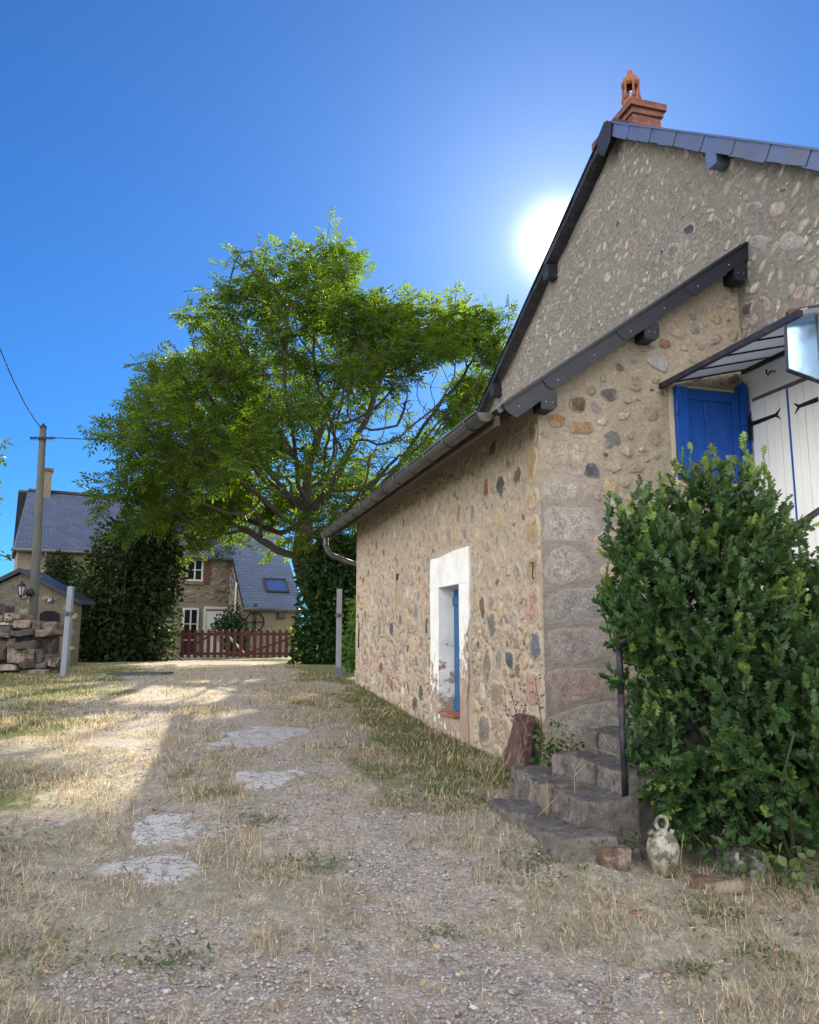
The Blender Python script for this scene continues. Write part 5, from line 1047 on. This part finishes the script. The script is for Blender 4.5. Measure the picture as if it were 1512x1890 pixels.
bramble('green weeds growing at the house corner above the second step',[(1.16,6.6,.66,.18,.15,.2),(1.04,6.35,.55,.16,.15,.18),(1.24,6.5,.55,.2,.2,.2)],230,.05,34)
shrub('ground_ivy','yellow green creeping plants at the lower right beneath the holly',[(2.1,4.4,.08,.35,.18,.08)],260,.035,(.06,.09,.02),(.16,.2,.05),4,(2.1,4.4,.2,.1),35,BRM,.9,stemr=.003,cat='weeds')
# dry stalks by the corner and the jug
def stalks(label,items,name,seedheads=False,colr=(.42,.33,.2),kind=None):
    rr=random.Random(len(items)*7); mb=MB()
    for (x,y,z,dx,dy,dz,r) in items:
        a=Vector((x,y,z)); b=a+Vector((dx,dy,dz)); m_=(a+b)/2+Vector((rr.gauss(0,.03),rr.gauss(0,.03),.02)); mb.tube([a,m_,b],[r,r*.8,r*.4],4)
        if seedheads:
            for q in range(9):
                f=rr.uniform(.55,1.); p=m_.lerp(b,f*2-1) if f>.5 else a; e=p+Vector((rr.gauss(0,.04),rr.gauss(0,.03),rr.uniform(.0,.05))); mb.tube([p,e],[r*.4,r*.3],3); mb.tube([e,e+Vector((0,0,.014))],[.008,.006],5)
    o=mb.build(name,simple(name+'_stalk',colr,.85,.3,20,.2)); tag(o,label,'dry stalks',None,kind); return o
stalks('single pale dry stem standing upright just right of the jug',[(1.52,4.66,.1,.02,.0,.31,.0028)],'tall_grass_stalk')
stalks('dead bramble stems with dried berries against the house corner',[(.98,6.78,.36,-.14,-.05,.70,.005),(1.05,6.72,.36,.0,.02,.80,.005),(1.0,6.75,.36,-.02,.0,.6,.004),(1.02,6.7,.36,-.2,-.02,.55,.004)],'dead_bramble',True,(.10,.05,.035))
it=[]
rr=random.Random(77)
for i in range(46):
    s_=rr.uniform(-.9,.3); t_=rr.uniform(-1.9,-.5); zb=.40+.148*max(0,int((s_+.96)/.25)); w=Vector((C0[0]+s_*math.cos(TH)-t_*math.sin(TH),C0[1]+s_*math.sin(TH)+t_*math.cos(TH),zb)); it.append((w.x,w.y,w.z,rr.gauss(0,.10),rr.gauss(0,.07),rr.uniform(.06,.30),.002))
stalks('tangle of thin dry stems growing out of the lower steps',it,'dried_weeds',False,(.42,.33,.2),'stuff')
# ================================================================== SKY, SUN, CAMERA
W=bpy.data.worlds.new('World'); SC.world=W; W.use_nodes=True; nt=W.node_tree; nt.nodes.clear()
out=nt.nodes.new('ShaderNodeOutputWorld'); bg=nt.nodes.new('ShaderNodeBackground'); sky=nt.nodes.new('ShaderNodeTexSky'); sky.sky_type='NISHITA'; sky.sun_disc=False; sky.sun_elevation=SUN_EL; sky.sun_rotation=SUN_AZ; sky.air_density=1.0; sky.dust_density=0.; sky.ozone_density=1.; sky.altitude=0
STR=.12; bg.inputs[1].default_value=STR; nt.links.new(bg.outputs[0],out.inputs[0]); EX=2**EXPO
class WN(NT):
    def __init__(s): s.t=nt; s._co=None
w=WN(); D=w.n('ShaderNodeTexCoord').outputs['Generated']
def vmath(op,a,b,o=0):
    n=w.n('ShaderNodeVectorMath',operation=op); w.set(n.inputs[0],a); w.set(n.inputs[1],b); return n.outputs[o]
k=.1/STR/EX; base=w.mix(1.,sky.outputs[0],tuple(k*c for c in SKY_TINT),'MULTIPLY')
th=w.math('ARCCOSINE',w.math('MINIMUM',vmath('DOT_PRODUCT',D,tuple(SUN_DIR),1),1.)); th=w.math('MULTIPLY',th,180/math.pi)
def fall(amp,wd,pw=1.): return w.math('MULTIPLY',w.math('EXPONENT',w.math('MULTIPLY',w.math('POWER',w.math('DIVIDE',th,wd),pw),-1.)),amp/STR/EX)
glow=w.mix(1.,(1.,.985,.96),w.math('ADD',fall(3.,1.85,2.),fall(.55,5.)),'MULTIPLY'); glow=w.mix(1.,glow,w.mix(1.,(.70,.93,1.),fall(.28,16.),'MULTIPLY'),'ADD')
# added cloud bank, unseen behind and beside the camera, brightens the shaded walls
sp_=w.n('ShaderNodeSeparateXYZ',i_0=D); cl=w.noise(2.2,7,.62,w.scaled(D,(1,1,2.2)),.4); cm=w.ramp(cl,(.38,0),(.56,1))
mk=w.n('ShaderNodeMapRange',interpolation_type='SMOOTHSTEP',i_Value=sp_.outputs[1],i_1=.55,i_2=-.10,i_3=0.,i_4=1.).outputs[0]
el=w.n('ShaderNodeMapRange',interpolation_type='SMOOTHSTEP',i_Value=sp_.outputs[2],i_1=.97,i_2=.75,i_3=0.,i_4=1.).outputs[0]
cc=w.mix(cl,tuple(FILL_CLOUD*.8/STR/EX*c for c in (.95,.95,1.)),tuple(FILL_CLOUD*1.25/STR/EX*c for c in (1.,.94,.84)))
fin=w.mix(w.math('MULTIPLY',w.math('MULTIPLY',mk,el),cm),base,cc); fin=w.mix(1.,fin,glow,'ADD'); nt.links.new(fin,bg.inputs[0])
sd=bpy.data.lights.new('sun','SUN'); sd.energy=5.; sd.angle=R(.53); sd.color=(1,.88,.68); so_=bpy.data.objects.new('sun',sd); COL.objects.link(so_); so_.rotation_euler=SUN_DIR.to_track_quat('Z','Y').to_euler(); so_.location=(20,60,40)
cd=bpy.data.cameras.new('camera'); co=bpy.data.objects.new('camera',cd); COL.objects.link(co); co.location=(0,0,1.5); co.rotation_euler=(R(90)+math.atan(230/1456),0,0); cd.sensor_fit='HORIZONTAL'; cd.sensor_width=36; cd.lens=1456/1512*36; cd.clip_start=.05; cd.clip_end=3000; SC.camera=co
vs=SC.view_settings; SC.display_settings.display_device='sRGB'; vs.view_transform='Standard'; vs.look='None'; vs.exposure=EXPO; vs.gamma=1; vs.use_curve_mapping=False
SC.cycles.max_bounces=8; SC.cycles.transparent_max_bounces=8; SC.cycles.use_denoising=True; SC.cycles.sample_clamp_indirect=6
